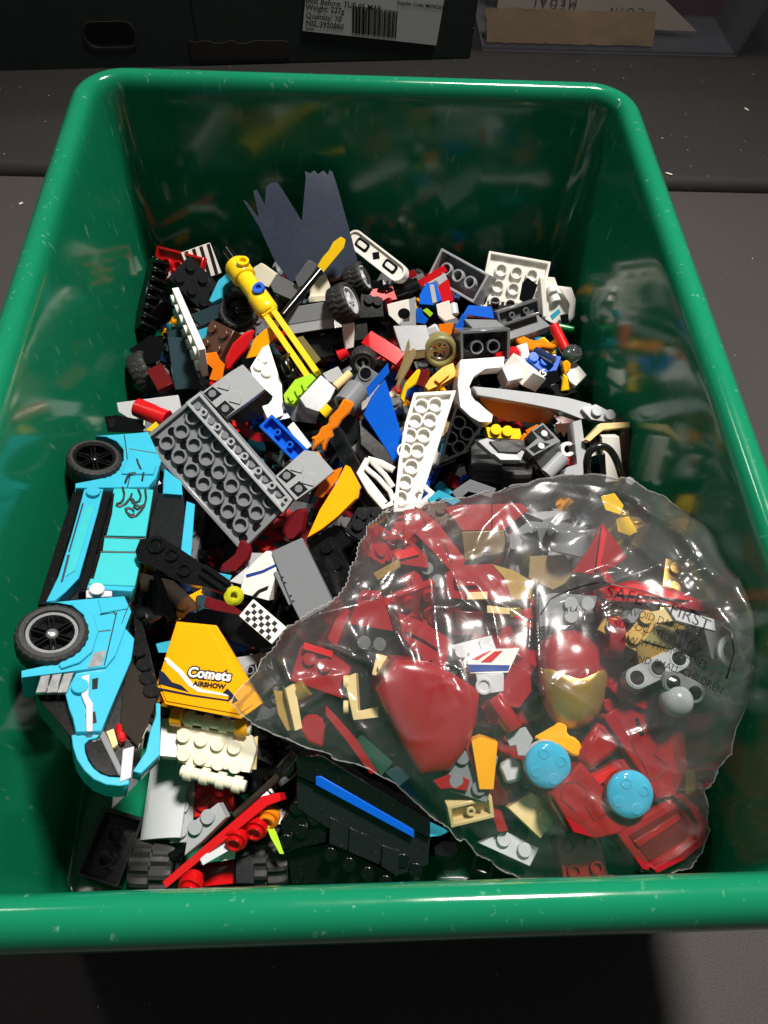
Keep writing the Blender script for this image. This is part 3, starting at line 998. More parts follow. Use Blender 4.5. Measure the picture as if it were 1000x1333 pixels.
# ================================================================== CENTRE BACK
t = tag(empty('white_link'), 'white rounded link bar with three slots standing at centre back', 'link bar')
put(t, (463, 312, 62), (521, 357, 60))
LL = (at(521, 357, 60) - at(463, 312, 62)).length
out = arc(LL / 2 - 1, 0, 4.6, -90, 90, 8) + arc(-LL / 2 + 1, 0, 4.6, 90, 270, 8)
G().prism(out, -2.6, 2).obj('body', 'white', t)
ins = arc(LL / 2 - 1, 0, 3.6, -90, 90, 8) + arc(-LL / 2 + 1, 0, 3.6, 90, 270, 8)
G().frame(out, ins, 2, 2.9).obj('border', 'white', t, bevel=0.1)
for i in (-1, 0, 1):
    o_ = rloop(4.2, 2.4, 1.4, 4) if i else [(2.6, 0), (0, 2.4), (-2.6, 0), (0, -2.4)]
    G().prism(o_, 1.9, 2.12).obj('slot', 'black', t, (i * LL * 0.31, 0, 0), bevel=0)
    if i:
        G().prism(rloop(2.8, 1.2, 0.9, 4), 2.0, 2.5).obj('slot_bar', 'white', t, (i * LL * 0.31, 0, 0), bevel=0.1)
rod('black_cylinder', 'black round cylinder with chrome cap right of the white link bar', 'cylinder', (515, 384, 46), (546, 372, 50), 5.5, 'black', taper=0.8)
trace('orange_drip', 'small orange hook hanging below the white link bar', 'hook', [(521, 366), (526, 365), (525, 378), (522, 388), (517, 384), (520, 376)], 'orange', 3, 50)
t = trace('red_plate', 'red plate standing tilted behind the white and grey stripes', 'plate', [(543, 366), (578, 345), (583, 353), (550, 374)], 'red', 4, 50)
trace('red_box', 'red open box brick right of the blue slope', 'brick', [(566, 372), (583, 362), (590, 392), (576, 396)], 'red', 8, 50, (-0.3, -0.5, 0.8), hollow=False)
t = trace('stripe_brick', 'white and grey striped brick between red pieces at centre back', 'brick', [(552, 371), (579, 356), (584, 366), (560, 380)], 'pale_grey', 6, 52)
add_on(t, 'stripe', [(560, 369), (568, 364), (573, 372), (566, 377)], 'mid_grey', 0.5, 0.3)
trace('red_tip', 'flat red plate end right above the white link bar', 'plate', [(523, 352), (541, 352), (544, 362), (528, 362)], 'crimson', 4, 46)
trace('grey_bar_piece', 'dark grey bar beside the tilted red plate', 'bar', [(530, 366), (550, 355), (553, 360), (534, 372)], 'mid_grey', 4, 48)
t = trace('blue_slope', 'bright blue sloped brick below the striped brick', 'slope brick', [(546, 384), (555, 368), (568, 368), (575, 390), (564, 397), (546, 396)], 'blue', 8, 52, (-0.2, -0.4, 0.9))
add_on(t, 'grey_band', [(559, 370), (565, 370), (569, 393), (563, 395)], 'light_grey', 0.6, 0.4)
# grey brick showing three tubes
t = brick('grey_brick', 'grey brick with open underside showing three tubes, top of back pile', 4, 2, 'light_grey', 10.5, st=False, un=True)
put(t, (583, 351, 50), (620, 372, 52), up=(-0.3, -0.66, 0.66), flip=True)
trace('grey_block', 'grey flat block leaning right below the three-tube brick', 'brick', [(604, 378), (630, 356), (634, 362), (612, 388)], 'mid_grey', 6, 44)
# white plate underside
t = brick('white_plate', 'white square plate with tubed underside leaning at back right', 4, 4, 'white', 3.2, st=False, un=True, cat='plate')
put(t, (634, 370, 52), (702, 382, 50), up=(0.0, -0.72, 0.69), flip=True, length=32)
trace('black_wedge', 'black angular wedge in front of the leaning white plate', 'wedge', [(676, 390), (680, 368), (687, 361), (700, 371), (694, 388), (684, 395)], 'black', 4, 60)
trace('round_plate', 'dark grey round plate under the leaning white plate', 'plate', [(633, 388), (650, 385), (668, 389), (676, 397), (664, 408), (640, 404)], 'charcoal', 5, 46, 'w')
for k, (u, v) in enumerate(((628, 388), (643, 397))):
    rod('black_peg', ('left' if k == 0 else 'right') + ' of two short black pegs below the leaning white plate', 'peg', (u, v + 6, 44), (u + 2, v - 4, 48), 2.2, 'black')
# white clip panel at right back
t = trace('white_bucket', 'white moulded shell with clips in the back right corner', 'shell', [(703, 360), (722, 361), (726, 372), (744, 374), (750, 390), (748, 412), (738, 425), (718, 420), (706, 414)], 'white', 4, 50, (-0.15, -0.7, 0.7))
add_on(t, 'rim', [(728, 374), (744, 376), (749, 392), (746, 412), (738, 420), (742, 396)], 'white', 2, 3.5)
add_on(t, 'rim', [(704, 362), (710, 362), (713, 412), (707, 412)], 'white', 2, 3.0)
M_ = FR[t.name]
for u, v in ((718, 373), (722, 385)):
    x, y = flat(M_, u, v, 2)
    G().lathe([(2.6, 0), (2.6, 3.5), (1.5, 3.5), (1.5, 0)], 14, cap=False).obj('clip', 'white', t, (x, y, 0), (70, 0, 20))
trace('cyan_chip', 'tiny cyan stud chip below the white shell', 'chip', [(716, 411), (728, 401), (730, 407), (719, 417)], 'azure', 3, 52)
trace('black_chip', 'small black bracket below the white shell', 'bracket', [(729, 410), (740, 408), (741, 421), (731, 422)], 'black', 4, 48)
rod('green_bar', 'thin green bar in the back right corner', 'bar', (727, 425, 46), (747, 429, 46), 1.6, 'green')
rod('red_bar', 'red ribbed bar leaning left of the green bar', 'bar', (721, 424, 52), (737, 456, 50), 2.6, 'red')
# technic white arch + bits
t = trace('white_bracket', 'white curved bracket with round opening near the centre back', 'bracket', [(504, 396), (524, 391), (540, 388), (542, 396), (541, 418), (530, 421), (520, 423), (506, 410)], 'white', 6, 52)
add_on(t, 'opening', arc(526, 408, 8, 0, 350, 14, 7), 'black', 0.3, 0.2)
trace('grey_frame', 'light grey frame edge right of the white curved bracket', 'frame', [(532, 390), (541, 386), (542, 424), (522, 425), (520, 420), (536, 418)], 'light_grey', 3, 56)
trace('blue_hook', 'blue hooked piece beside the lime chip', 'hook', [(542, 402), (548, 400), (552, 410), (558, 415), (554, 422), (542, 420)], 'blue', 5, 50)
trace('blue_disc', 'small blue disc inside the white curved bracket', 'disc', arc(525, 410, 5, 0, 350, 12, 4), 'blue', 2, 50)
trace('lime_chip', 'lime green chip among blue pieces at centre back', 'chip', [(550, 404), (556, 401), (564, 408), (560, 413)], 'lime', 4, 52)
trace('white_tile', 'white tile with grey figure arm right of the lime chip', 'tile', [(568, 396), (585, 391), (587, 408), (593, 414), (580, 418), (570, 410)], 'white', 3.2, 52)
rod('grey_arm', 'light grey bent arm right of the white tile', 'arm', (590, 396, 52), (592, 410, 50), 2.2, 'pale_grey')
t = trace('grey_flat_tile', 'flat light grey square tile lying at centre back', 'tile', [(512, 424), (555, 423), (563, 454), (523, 458)], 'light_grey', 3.2, 58, (-0.05, -0.35, 0.95))
trace('tan_brick', 'dark grey brick beneath the flat light grey tile', 'brick', [(523, 458), (563, 454), (565, 464), (530, 469)], 'dark_tan', 8, 54, (0, -0.9, 0.5))
trace('orange_brick', 'orange brick right of the flat light grey tile', 'brick', [(571, 422), (591, 420), (588, 436), (572, 434)], 'orange', 7, 52)
trace('silver_knuckle', 'grey knuckle joint pieces right of the flat grey tile', 'joint', [(554, 428), (568, 420), (575, 436), (566, 446), (556, 444)], 'pale_grey', 6, 54, bevel=1.0)
t = tag(empty('brown_tyre'), 'olive brown tyre with silver spoked hub at centre', 'wheel')
link('tyre', tyre_mesh(16, 9, 5.2, 'olive', 18, 0.0), t)
G().lathe([(5.0, -2), (5.0, 1.5), (3.6, 1.5), (3.6, -2)], 20, cap=False).obj('rim', 'silver', t)
for i in range(3):
    link('spoke', cached(('tspoke',), lambda: G().box(-4.6, -0.7, -1, 4.6, 0.7, 1).mesh('spoke', 'silver')), t, rot=(0, 0, 60 * i))
put(t, (553, 458, 52), (592, 452, 54), up=(0.15, -0.85, 0.5))
# blue plate and dark grey open brick
trace('blue_plate', 'blue plate edge left of the dark grey open brick', 'plate', [(584, 446), (602, 408), (609, 412), (592, 452)], 'blue', 4, 56)
trace('blue_tile', 'bright blue tile on top of the dark grey open brick', 'tile', [(603, 409), (610, 397), (640, 399), (644, 415)], 'blue', 3.2, 60, (0, -0.5, 0.85))
t = brick('dark_open_brick', 'dark grey brick with two tubes in its open underside at right centre', 3, 2, 'dark_grey', 14, st=False, un=True)
put(t, (601, 453, 58), (660, 449, 58), up=(0.05, -0.75, 0.6), flip=True, drop=5)
trace('grey_plate', 'grey plate top behind the dark grey open brick', 'plate', [(604, 415), (646, 416), (662, 428), (618, 430)], 'mid_grey', 6, 60, (0, -0.1, 1))
t = brick('grey_plate', 'small dark grey plate with tubed underside at right back', 3, 1, 'dark_grey', 4, st=False, un=True, cat='plate')
put(t, (658, 412, 58), (689, 402, 58), up=(0, -0.75, 0.6), flip=True)
trace('grey_wing_slope', 'long grey sloped brick stretching below the small dark plate', 'slope brick', [(645, 424), (668, 404), (700, 410), (717, 424), (690, 434), (664, 442)], 'mid_grey', 8, 52, (0.1, -0.25, 0.95))

# ================================================================== RIGHT BACK CLUSTER
def flame(name, label, pts, mat, z, th=2.6, n='c'):
    return trace(name, label, 'flame', pts, mat, th, z, n, bevel=0.7, root=False)
flame('amber_flame', 'translucent orange flame lying below the grey sloped brick', [(671, 440), (682, 436), (694, 442), (706, 440), (718, 446), (727, 448), (720, 453), (706, 450), (694, 456), (680, 450)], 'clear_orange', 50, n='w')
for k, (pts, lab) in enumerate((([(702, 442), (708, 438), (716, 446), (726, 460), (718, 462), (708, 454)], 'yellow crystal shard below the red ribbed bar'), ([(655, 458), (662, 452), (672, 454), (668, 462)], 'yellow chip left of the red ball joint'), ([(733, 486), (739, 490), (742, 508), (730, 510)], 'yellow bow-shaped piece beside the right wall'), ([(716, 446), (724, 440), (727, 446), (719, 452)], 'small yellow spike above the blue studded plate'))):
    trace('yellow_piece', lab, 'chip', pts, 'yellow', 3, 48, bevel=0.5)
t = tag(empty('ball_joint'), 'red ball joint with white socket at right back', 'ball joint')
G().lathe([(0.5, -4), (2.6, -3.4), (3.8, -1.6), (4, 0), (3.8, 1.6), (2.6, 3.4), (0.5, 4)], 18).obj('ball', 'red', t, (0, 0, 2))
G().box(-9, -3, -3, -1, 3, 3).obj('stem', 'red', t)
G().box(3, -3.5, -3, 8, 3.5, 2).obj('socket', 'white', t)
put(t, (653, 466, 50), (680, 458, 52))
t = trace('blue_studded_plate', 'bright blue plate with two studs at right back', 'plate', [(685, 467), (700, 459), (731, 464), (725, 482), (708, 485)], 'blue', 4, 54, (0.05, -0.3, 0.95))
studs_at(t, [(694, 466), (709, 471)], 'blue')
rod('navy_bar', 'dark blue bar lying across the blue studded plate', 'bar', (696, 456, 56), (722, 470, 57), 2.0, 'navy')
put(brick('white_brick', 'upright white brick left of the blue studded plate', 2, 1, 'white', 12, st=False), (672, 474, 52), (694, 496, 54), roll=10)
put(brick('pale_cube', 'pale grey small cube left of the upright white brick', 1, 1, 'pale_grey', 9, st=False), (652, 494, 54), (676, 488, 54), up=(-0.4, -0.3, 0.8))
trace('maroon_chip', 'small maroon tile under the pale grey cube', 'tile', [(664, 499), (676, 494), (680, 500), (668, 505)], 'maroon', 3, 50)
t = trace('black_printed_tile', 'black tile with white lettering below the blue studded plate', 'tile', [(696, 493), (726, 482), (730, 496), (704, 506)], 'black', 3.2, 52)
text('LV5', 4.4, 'ink_white', t, (*flat(FR[t.name], 702, 488), 0.6), (0, 0, 22), off=0.1)
t = tag(empty('clear_dome'), 'small clear dome beside the right wall', 'dome')
G().lathe([(5, 0), (4.7, 1.6), (3.6, 3.2), (1.8, 4.2), (0.2, 4.5)], 20).obj('dome', 'clear', t, bevel=0)
put(t, (734, 461, 50), (756, 461, 50), up='w')
flame('gold_flame', 'amber flame tuft standing beside the right wall', [(731, 472), (738, 468), (744, 474), (741, 484), (735, 488), (732, 480)], 'amber', 52)
trace('white_corner', 'white tile corner behind the amber flame tuft', 'tile', [(733, 476), (749, 470), (764, 488), (750, 502), (742, 496)], 'white', 3.2, 46, 'w')
trace('black_plate', 'black plate under the yellow bow-shaped piece', 'plate', [(700, 506), (740, 496), (752, 510), (720, 520)], 'black', 4, 44, 'w')

# white quarter arch and long bow
arch_px = [(600, 468), (657, 464), (656, 478), (632, 480), (617, 490), (611, 503), (617, 518), (632, 532), (642, 540), (640, 550), (624, 549), (600, 535), (596, 500)]
trace('white_arch', 'white quarter arch brick right of the long white wing', 'arch', arch_px, 'white', 8, 62, (0.15, -0.35, 0.9))
t = trace('grey_bow', 'long pale grey bowed brick lying across the right of the heap', 'curved brick', [(616, 503), (660, 507), (700, 512), (740, 518), (770, 526), (773, 546), (756, 545), (728, 534), (690, 526), (650, 519), (622, 514)], 'pale_grey', 9, 62, (0.02, -0.55, 0.83))
t = trace('grey_end_plate', 'pale grey plate with two studs at the end of the long bow', 'plate', [(757, 532), (776, 526), (803, 540), (801, 551), (770, 546)], 'pale_grey', 3.2, 60, (0.05, -0.35, 0.93))
studs_at(t, [(776, 536), (793, 541)], 'pale_grey')
trace('orange_glass', 'dark translucent orange panel under the long bow', 'panel', [(622, 516), (700, 528), (724, 538), (712, 552), (660, 548), (640, 540)], 'clear_orange', 3, 50, (0, -0.7, 0.7))

# ================================================================== RIGHT SIDE
t = trace('yellow_brick', 'yellow brick row under the long pale bow', 'brick', [(633, 556), (677, 558), (680, 572), (636, 570)], 'yellow', 7, 54, (0, -0.4, 0.9))
studs_at(t, [(645, 560), (660, 562)], 'yellow')
flame('orange_flame', 'small orange flame right of the yellow brick row', [(676, 570), (684, 562), (690, 574), (696, 580), (686, 588), (676, 580)], 'clear_orange', 56)
trace('orange_block', 'red-orange block behind the dark L brick', 'brick', [(684, 560), (700, 552), (706, 566), (692, 576)], 'orange', 6, 50)
t = trace('grey_spoiler', 'grey angular spoiler above the chunky black tyre', 'spoiler', [(622, 574), (634, 570), (676, 584), (683, 588), (678, 600), (652, 600), (642, 592)], 'light_grey', 4, 68, (0, -0.3, 0.95))
add_on(t, 'dark_top', [(637, 574), (660, 574), (680, 584), (674, 589), (650, 588)], 'charcoal', 1.2, 1.0)
add_on(t, 'flap', [(642, 590), (652, 599), (678, 599), (672, 592), (652, 590)], 'pale_grey', 1.5, 1.3)
# chunky tyre lying with its axle across
def chunky(label, A, B, D=27, W=15, name='chunky_tyre', rim=None):
    t = tag(empty(name), label, 'wheel')
    link('tyre', tyre_mesh(D, W, D * 0.24, 'rubber', 11, 0.13), t, rot=(0, 90, 0))
    G().lathe([(D * 0.235, -W * 0.42), (D * 0.235, W * 0.42), (D * 0.12, W * 0.42), (D * 0.12, -W * 0.42)], 18, cap=False).obj('rim', rim or 'black', t, rot=(0, 90, 0))
    put(t, A, B)
    return t
chunky('chunky black off-road tyre behind the top edge of the bag', (608, 606, 46), (692, 608, 48), 24, 26)
# dark L brick with two hollow squares
t = trace('dark_corner_brick', 'grey corner brick with two hollow squares right of the spoiler', 'brick', [(692, 560), (707, 550), (730, 574), (694, 594), (684, 584), (700, 570)], 'mid_grey', 10, 64, (0.15, -0.2, 0.95))
for p, s_ in (([(695, 561), (707, 553), (722, 570), (710, 574)], (711, 564)), ([(689, 584), (704, 575), (716, 578), (696, 590)], (704, 580))):
    add_on(t, 'hollow', p, 'black', 0.4, 0.2, bevel=0)
for u, v in ((708, 565), (704, 581)):
    x, y = flat(FR[t.name], u, v)
    link('stud', cached(('ministud2',), lambda: G().cyl(0, 0.6, 1.5, 14).mesh('stud', 'pale_grey', bevel=0.1)), t, (x, y, 0.2))
trace('dark_slope', 'dark grey slope below the corner brick', 'slope brick', [(694, 595), (730, 575), (728, 592), (706, 612)], 'dark_grey', 6, 58, (0.3, -0.8, 0.5))
t = trace('grey_l_frame', 'light grey L frame standing right of the corner brick', 'frame', [(746, 549), (757, 546), (767, 618), (734, 618), (738, 608), (752, 604)], 'light_grey', 7, 62, (0.1, -0.3, 0.93))
trace('brown_gear', 'reddish brown notched plate inside the light grey frame', 'plate', [(722, 552), (744, 550), (746, 566), (738, 562), (734, 570), (730, 562), (724, 566)], 'brown', 4, 54)
trace('red_corner', 'red chip inside the light grey frame', 'chip', [(738, 596), (750, 592), (750, 604), (738, 606)], 'red', 4, 56)
rod('grey_bar', 'light grey hollow bar above the bag edge', 'bar', (711, 618, 62), (734, 594, 66), 3.1, 'light_grey', hollow=True)
t = tag(empty('white_clip'), 'small white C clip inside the light grey frame', 'clip')
g = G()
out = arc(0, 0, 3.2, 40, 320, 12); inn = arc(0, 0, 1.7, 320, 40, 12)
g.prism(out + inn, -1.5, 1.5).obj('jaw', 'white', t)
put(t, (731, 586, 62), (745, 584, 62))
trace('tan_plate', 'tan angled plate near the right wall', 'plate', [(762, 572), (782, 551), (820, 549), (821, 556), (786, 559), (768, 575)], 'tan', 4, 68, (0.1, -0.4, 0.9))
trace('black_ledge', 'black ledge beneath the tan angled plate', 'plate', [(769, 575), (787, 560), (806, 559), (806, 568), (786, 569), (776, 580)], 'black', 4, 64, (0.1, -0.4, 0.9))
t = trace('white_pillar', 'white pillar panel standing at the right wall', 'panel', [(784, 568), (806, 568), (812, 626), (788, 628)], 'white', 6, 62, (-0.1, -0.72, 0.7))
add_on(t, 'dark_slot', [(780, 592), (788, 590), (790, 622), (782, 622)], 'black', 1, 0.6)
trace('brown_pillar', 'dark reddish brown pillar against the right wall', 'panel', [(806, 568), (820, 560), (826, 628), (812, 628)], 'brown', 6, 58, (-0.1, -0.72, 0.7))
t = tag(empty('black_hose'), 'black flexible hose looped in front of the white pillar', 'hose')
hp = [(765, 622, 64), (764, 602, 70), (768, 588, 74), (780, 581, 76), (792, 584, 75), (801, 596, 72), (807, 612, 68), (811, 628, 62)]
c0 = at(*hp[3]); t.location = c0 * MM
fine = []
for i in range(len(hp) - 1):
    for k in range(4):
        f_ = k / 4
        p0, p1, p2, p3 = [at(*hp[max(0, min(len(hp) - 1, i + d))]) - c0 for d in (-1, 0, 1, 2)]
        fine.append(0.5 * ((2 * p1) + (p2 - p0) * f_ + (2 * p0 - 5 * p1 + 4 * p2 - p3) * f_ ** 2 + (3 * p1 - p0 - 3 * p2 + p3) * f_ ** 3))
fine.append(at(*hp[-1]) - c0)
G().sweep(fine, 1.5, 10).obj('hose', 'charcoal', t, bevel=0)
e_ = fine[-1]
G().cyl(-3, 3, 2, 14).obj('end_cap', 'pale_grey', t, tuple(e_ + Vector((2, -1, 0))))
trace('white_stub', 'white stub left of the hose', 'brick', [(763, 584), (776, 580), (778, 592), (766, 596)], 'white', 8, 60)

# ================================================================== CENTRE
# long white wing plate, underside up
t = trace('white_wing_plate', 'long white tapering wing plate with tubed underside at the centre', 'wing plate', [(539, 511), (594, 508), (544, 664), (512, 667), (519, 600), (527, 552)], 'white', 3.6, 66, (-0.06, -0.38, 0.92), root=True)
bpy.data.objects.remove([c for c in t.children if c.name.startswith('body')][0])
Mw = FR[t.name]
loc = ccw([flat(Mw, u, v) for u, v in [(539, 511), (594, 508), (544, 664), (512, 667), (519, 600), (527, 552)]])
G().shell(loc, 0, 3.8, wall=1.5, roof=1.4).fn(lambda x, y, z: (x, y, -z)).obj('body', 'white', t)
TP = [(549, 528), (567, 526), (541, 547), (560, 546), (534, 566), (552, 566), (527, 586), (544, 586), (536, 607), (528, 627), (522, 648)]
for u, v in TP:
    x, y = flat(Mw, u, v)
    link('tube', tube_mesh('white', 2.5), t, (x, y, -2.6))
# white lattice hinge frame
t = tag(empty('lattice_frame'), 'white curved lattice frame behind the lower end of the wing plate', 'lattice')
Mf = frame_of(490, 632, 58, (-0.1, -0.3, 0.95)); t.matrix_basis = mm_matrix(Mf)
def bars(name, px, r, mat):
    path = [Vector((*flat(Mf, u, v), 0)) for u, v in px]
    G().sweep(path, r, 8).obj(name, mat, t, bevel=0)
bars('outer_bar', [(479, 598), (468, 616), (482, 640), (500, 661), (512, 655)], 1.5, 'white')
bars('top_bar', [(479, 598), (496, 603), (513, 612)], 1.5, 'white')
for p in ([(474, 607), (492, 622), (508, 640), (512, 652)], [(484, 601), (501, 618), (512, 634)], [(470, 615), (484, 632), (502, 655)]):
    bars('lattice_bar', p, 1.1, 'white')
bars('right_bar', [(543, 662), (556, 650), (562, 642), (552, 634), (546, 640)], 1.5, 'white')
# blue wedge with its brick
t = trace('blue_wedge', 'large bright blue wedge panel left of the white wing plate', 'wedge', [(474, 540), (486, 516), (502, 494), (522, 562), (524, 585), (514, 605), (506, 590)], 'blue', 4, 66, (0.2, -0.58, 0.79))
trace('black_wedge', 'black wedge panel directly under the bright blue wedge', 'wedge', [(468, 548), (476, 542), (516, 606), (505, 612), (470, 578)], 'black', 6, 62, (0.1, -0.3, 0.93))
t = trace('blue_arm', 'bright blue plate between grey pin brick and blue wedge', 'plate', [(474, 509), (505, 472), (507, 485), (479, 518)], 'blue', 5, 68)
t = trace('grey_pin_brick', 'grey brick with a round pin hole above the flame', 'brick', [(459, 498), (473, 474), (500, 491), (478, 517), (470, 514)], 'mid_grey', 9, 66)
x, y = flat(FR[t.name], 476, 486)
G().lathe([(3.1, 0), (3.1, 0.5), (2.5, 0.5), (2.5, 0)], 18, cap=False).obj('hole_rim', 'mid_grey', t, (x, y, 0), bevel=0)
G().cyl(0, 0.25, 2.5, 18).obj('hole', 'black', t, (x, y, 0), bevel=0)
t = rod('grey_nozzle', 'grey round nozzle holding the orange flame', 'nozzle', (448, 528, 66), (466, 506, 66), 5.2, 'mid_grey', hollow=True, n=20)
flame('orange_flame', 'translucent orange flame shooting from the grey nozzle', [(462, 524), (455, 538), (446, 546), (440, 556), (432, 560), (436, 568), (428, 572), (424, 588), (418, 586), (420, 576), (412, 582), (406, 588), (408, 574), (404, 570), (414, 566), (418, 556), (428, 552), (428, 544), (440, 532), (448, 518)], 'clear_orange', 70, 3.2)
flame('smoky_flame', 'pale translucent flame tongue over the grey plate corner', [(414, 586), (406, 600), (400, 618), (404, 640), (412, 628), (414, 612), (420, 596)], 'clear_orange', 66, 1.2)
# lime and grey slopes
t = trace('lime_slope', 'lime green grille slope left of the grey nozzle', 'slope brick', [(369, 514), (384, 494), (405, 486), (411, 492), (396, 508), (382, 526), (371, 524)], 'lime', 8, 62, (-0.2, -0.3, 0.93))
for i in range(3):
    add_on(t, 'ridge', [(374 + i * 9, 515 - i * 8), (378 + i * 9, 512 - i * 8), (382 + i * 9, 520 - i * 7), (378 + i * 9, 523 - i * 7)], 'lime', 1.6, 1.2)
trace('grey_slope', 'light grey sloped brick right of the lime slope', 'slope brick', [(390, 518), (418, 488), (437, 505), (430, 520), (415, 536), (398, 530)], 'light_grey', 10, 62, (0.1, -0.3, 0.93))
trace('grey_brick', 'dark grey brick side below the lime slope', 'brick', [(368, 526), (392, 520), (414, 537), (412, 552), (380, 548)], 'mid_grey', 8, 54, (0, -0.8, 0.6))
rod('yellow_peg', 'small yellow peg under the light grey sloped brick', 'peg', (420, 540, 58), (430, 530, 60), 2.4, 'yellow')
trace('grey_jumper', 'pale grey bracket plate above the light grey slope', 'bracket', [(420, 486), (440, 477), (448, 490), (438, 500), (426, 496)], 'pale_grey', 4, 54)
rod('tan_bar', 'tan bar lying below the grey pin brick', 'bar', (436, 504, 56), (456, 486, 58), 2.0, 'tan')
# technic beam and dark bits
t = liftarm('dark_beam', 'dark grey beam with round holes below the flame', 9, 'charcoal')
put(t, (438, 560, 52), (486, 652, 50), up=(-0.55, -0.2, 0.8))
trace('grey_cross_plate', 'grey plate with a cross hole beside the dark beam', 'plate', [(456, 584), (470, 572), (484, 588), (480, 608), (464, 606)], 'mid_grey', 4, 54)
trace('dark_plate', 'dark grey plate between the flame and blue wedge', 'plate', [(440, 552), (462, 540), (472, 566), (456, 582)], 'charcoal', 4, 54)
# blue plate + white tile
t = brick('blue_plate', 'dark blue narrow plate underside beside a white tile', 3, 1, 'blue', 5, st=False, un=True, cat='plate')
put(t, (352, 554, 58), (390, 592, 56), up=(-0.1, -0.35, 0.9), flip=True)
trace('white_tile', 'white tile leaning on the dark blue narrow plate', 'tile', [(374, 556), (382, 549), (406, 580), (396, 588)], 'white', 5, 58)
trace('red_arc', 'dark red curved blade behind the large grey plate', 'blade', [(303, 538), (308, 556), (318, 568), (334, 575), (352, 574), (350, 566), (332, 562), (318, 550), (310, 538)], 'crimson', 4, 46)

# large dark grey plate assembly, underside up
gp = tag(empty('grey_plate_build'), 'large dark grey plate upside down with a narrow plate and two sloped bricks attached', 'plate')
Mg = frame_of(279, 612, 62, (-0.10, -0.40, 0.91), ((184, 572), (314, 718)))
gp.matrix_basis = mm_matrix(Mg)
FR[gp.name] = Mg
def gpoly(px, h=0): return ccw([flat(Mg, u, v, h) for u, v in px])
big = gpoly([(184, 572), (314, 718), (384, 648), (262, 508)])
G().shell(big, 0, 3.6, wall=1.6, roof=1.4).fn(lambda x, y, z: (x, y, -z)).obj('base_plate', 'mid_grey', gp)
for j, (p0, p1) in enumerate((((217, 576), (313, 683)), ((236, 561), (334, 667)), ((251, 543), (352, 652)))):
    for i in range(7):
        f_ = i / 6
        u, v = p0[0] + (p1[0] - p0[0]) * f_, p0[1] + (p1[1] - p0[1]) * f_
        x, y = flat(Mg, u, v)
        link('tube', tube_mesh('mid_grey', 2.4), gp, (x, y, -2.4))
for j, (p0, p1) in enumerate((((201, 574), (315, 700)), ((222, 560), (333, 686)))):
    for i in range(8):
        f_ = i / 7
        u, v = p0[0] + (p1[0] - p0[0]) * f_, p0[1] + (p1[1] - p0[1]) * f_
        x, y = flat(Mg, u, v)
        link('socket', cached(('sock',), lambda: G().lathe([(1.9, 0), (1.9, 0.3), (1.2, 0.3)], 12).mesh('socket', 'black', bevel=0)), gp, (x, y, -2.4))
strip = empty('narrow_plate', gp)
G().shell(gpoly([(241, 524), (260, 510), (381, 650), (368, 668)], 3.4), -3.4, 0, wall=1.3, roof=1.2).fn(lambda x, y, z: (x, y, -z)).obj('strip_body', 'light_grey', strip)
for i in range(14):
    f_ = i / 13
    u, v = 256 + (372 - 256) * f_, 527 + (651 - 527) * f_
    x, y = flat(Mg, u, v, 3.4)
    if i % 2:
        link('pin', pin_mesh('light_grey', 2.2), strip, (x, y, 1.2))
    else:
        link('socket', cached(('sock2',), lambda: G().lathe([(1.5, 0), (1.5, 0.8), (0.9, 0.8)], 12).mesh('socket', 'mid_grey', bevel=0)), strip, (x, y, 1.2))
for nm, px, holes, pads in (('sloped_brick', [(262, 511), (298, 485), (316, 474), (345, 506), (322, 524), (294, 544)], [[(265, 512), (277, 503), (289, 513), (276, 523)], [(281, 531), (293, 521), (306, 533), (294, 543)]], [(293, 499), (308, 517)]),
                            ('sloped_brick', [(358, 620), (396, 586), (412, 588), (435, 613), (410, 634), (385, 652)], [[(362, 620), (373, 610), (386, 619), (373, 629)], [(377, 636), (390, 626), (401, 637), (388, 647)]], [(388, 606), (403, 623)])):
    sb = empty(nm, gp)
    g = G().prism(gpoly(px, 3.0), 0.2, 3.0).obj('brick_body', 'light_grey', sb)
    for hpx in holes:
        G().prism(gpoly(hpx, 3.0), 2.9, 3.1).obj('hollow', 'charcoal', sb, bevel=0)
        cx_, cy_ = [sum(c) / 4 for c in zip(*gpoly(hpx, 3.0))]
        link('stud', cached(('ministud',), lambda: G().cyl(0, 0.5, 1.6, 14).mesh('stud', 'mid_grey', bevel=0.1)), sb, (cx_, cy_, 3.1))
    for u, v in pads:
        x, y = flat(Mg, u, v, 3.0)
        link('round_pad', cached(('pad',), lambda: G().prism(arc(0, 0, 2.4, 0, 180, 8) + [(-2.4, -2.6), (2.4, -2.6)], 0, 0.5).mesh('round_pad', 'light_grey', bevel=0.15)), sb, (x, y, 3.0), (0, 0, 30))
trace('black_slope_face', 'black slope face right of the upper grey sloped brick', 'slope brick', [(300, 545), (322, 525), (346, 507), (356, 516), (342, 540), (318, 552)], 'black', 6, 58, (0.5, -0.6, 0.6))

# left of plate: light wing, red bar, yellow, clip
trace('pale_wing', 'pale grey wing panel against the left wall above the car', 'panel', [(152, 524), (200, 518), (232, 514), (236, 530), (216, 546), (170, 546), (154, 536)], 'pale_grey', 3, 56, (0.1, -0.5, 0.85))
rod('red_cylinder', 'red round bar above the turquoise car', 'bar', (178, 530, 62), (218, 546, 62), 4.0, 'red', n=20)
trace('yellow_tip', 'yellow chip tucked between red bar and large grey plate', 'chip', [(190, 560), (206, 546), (214, 552), (204, 564)], 'yellow', 4, 62)
t = trace('black_clip', 'black hinge clip above the front wheel of the car', 'clip', [(136, 542), (152, 540), (180, 546), (190, 556), (184, 564), (140, 562)], 'black', 6, 60)
add_on(t, 'notch', [(141, 546), (150, 545), (150, 556), (141, 557)], 'charcoal', 0.6, 0.5)

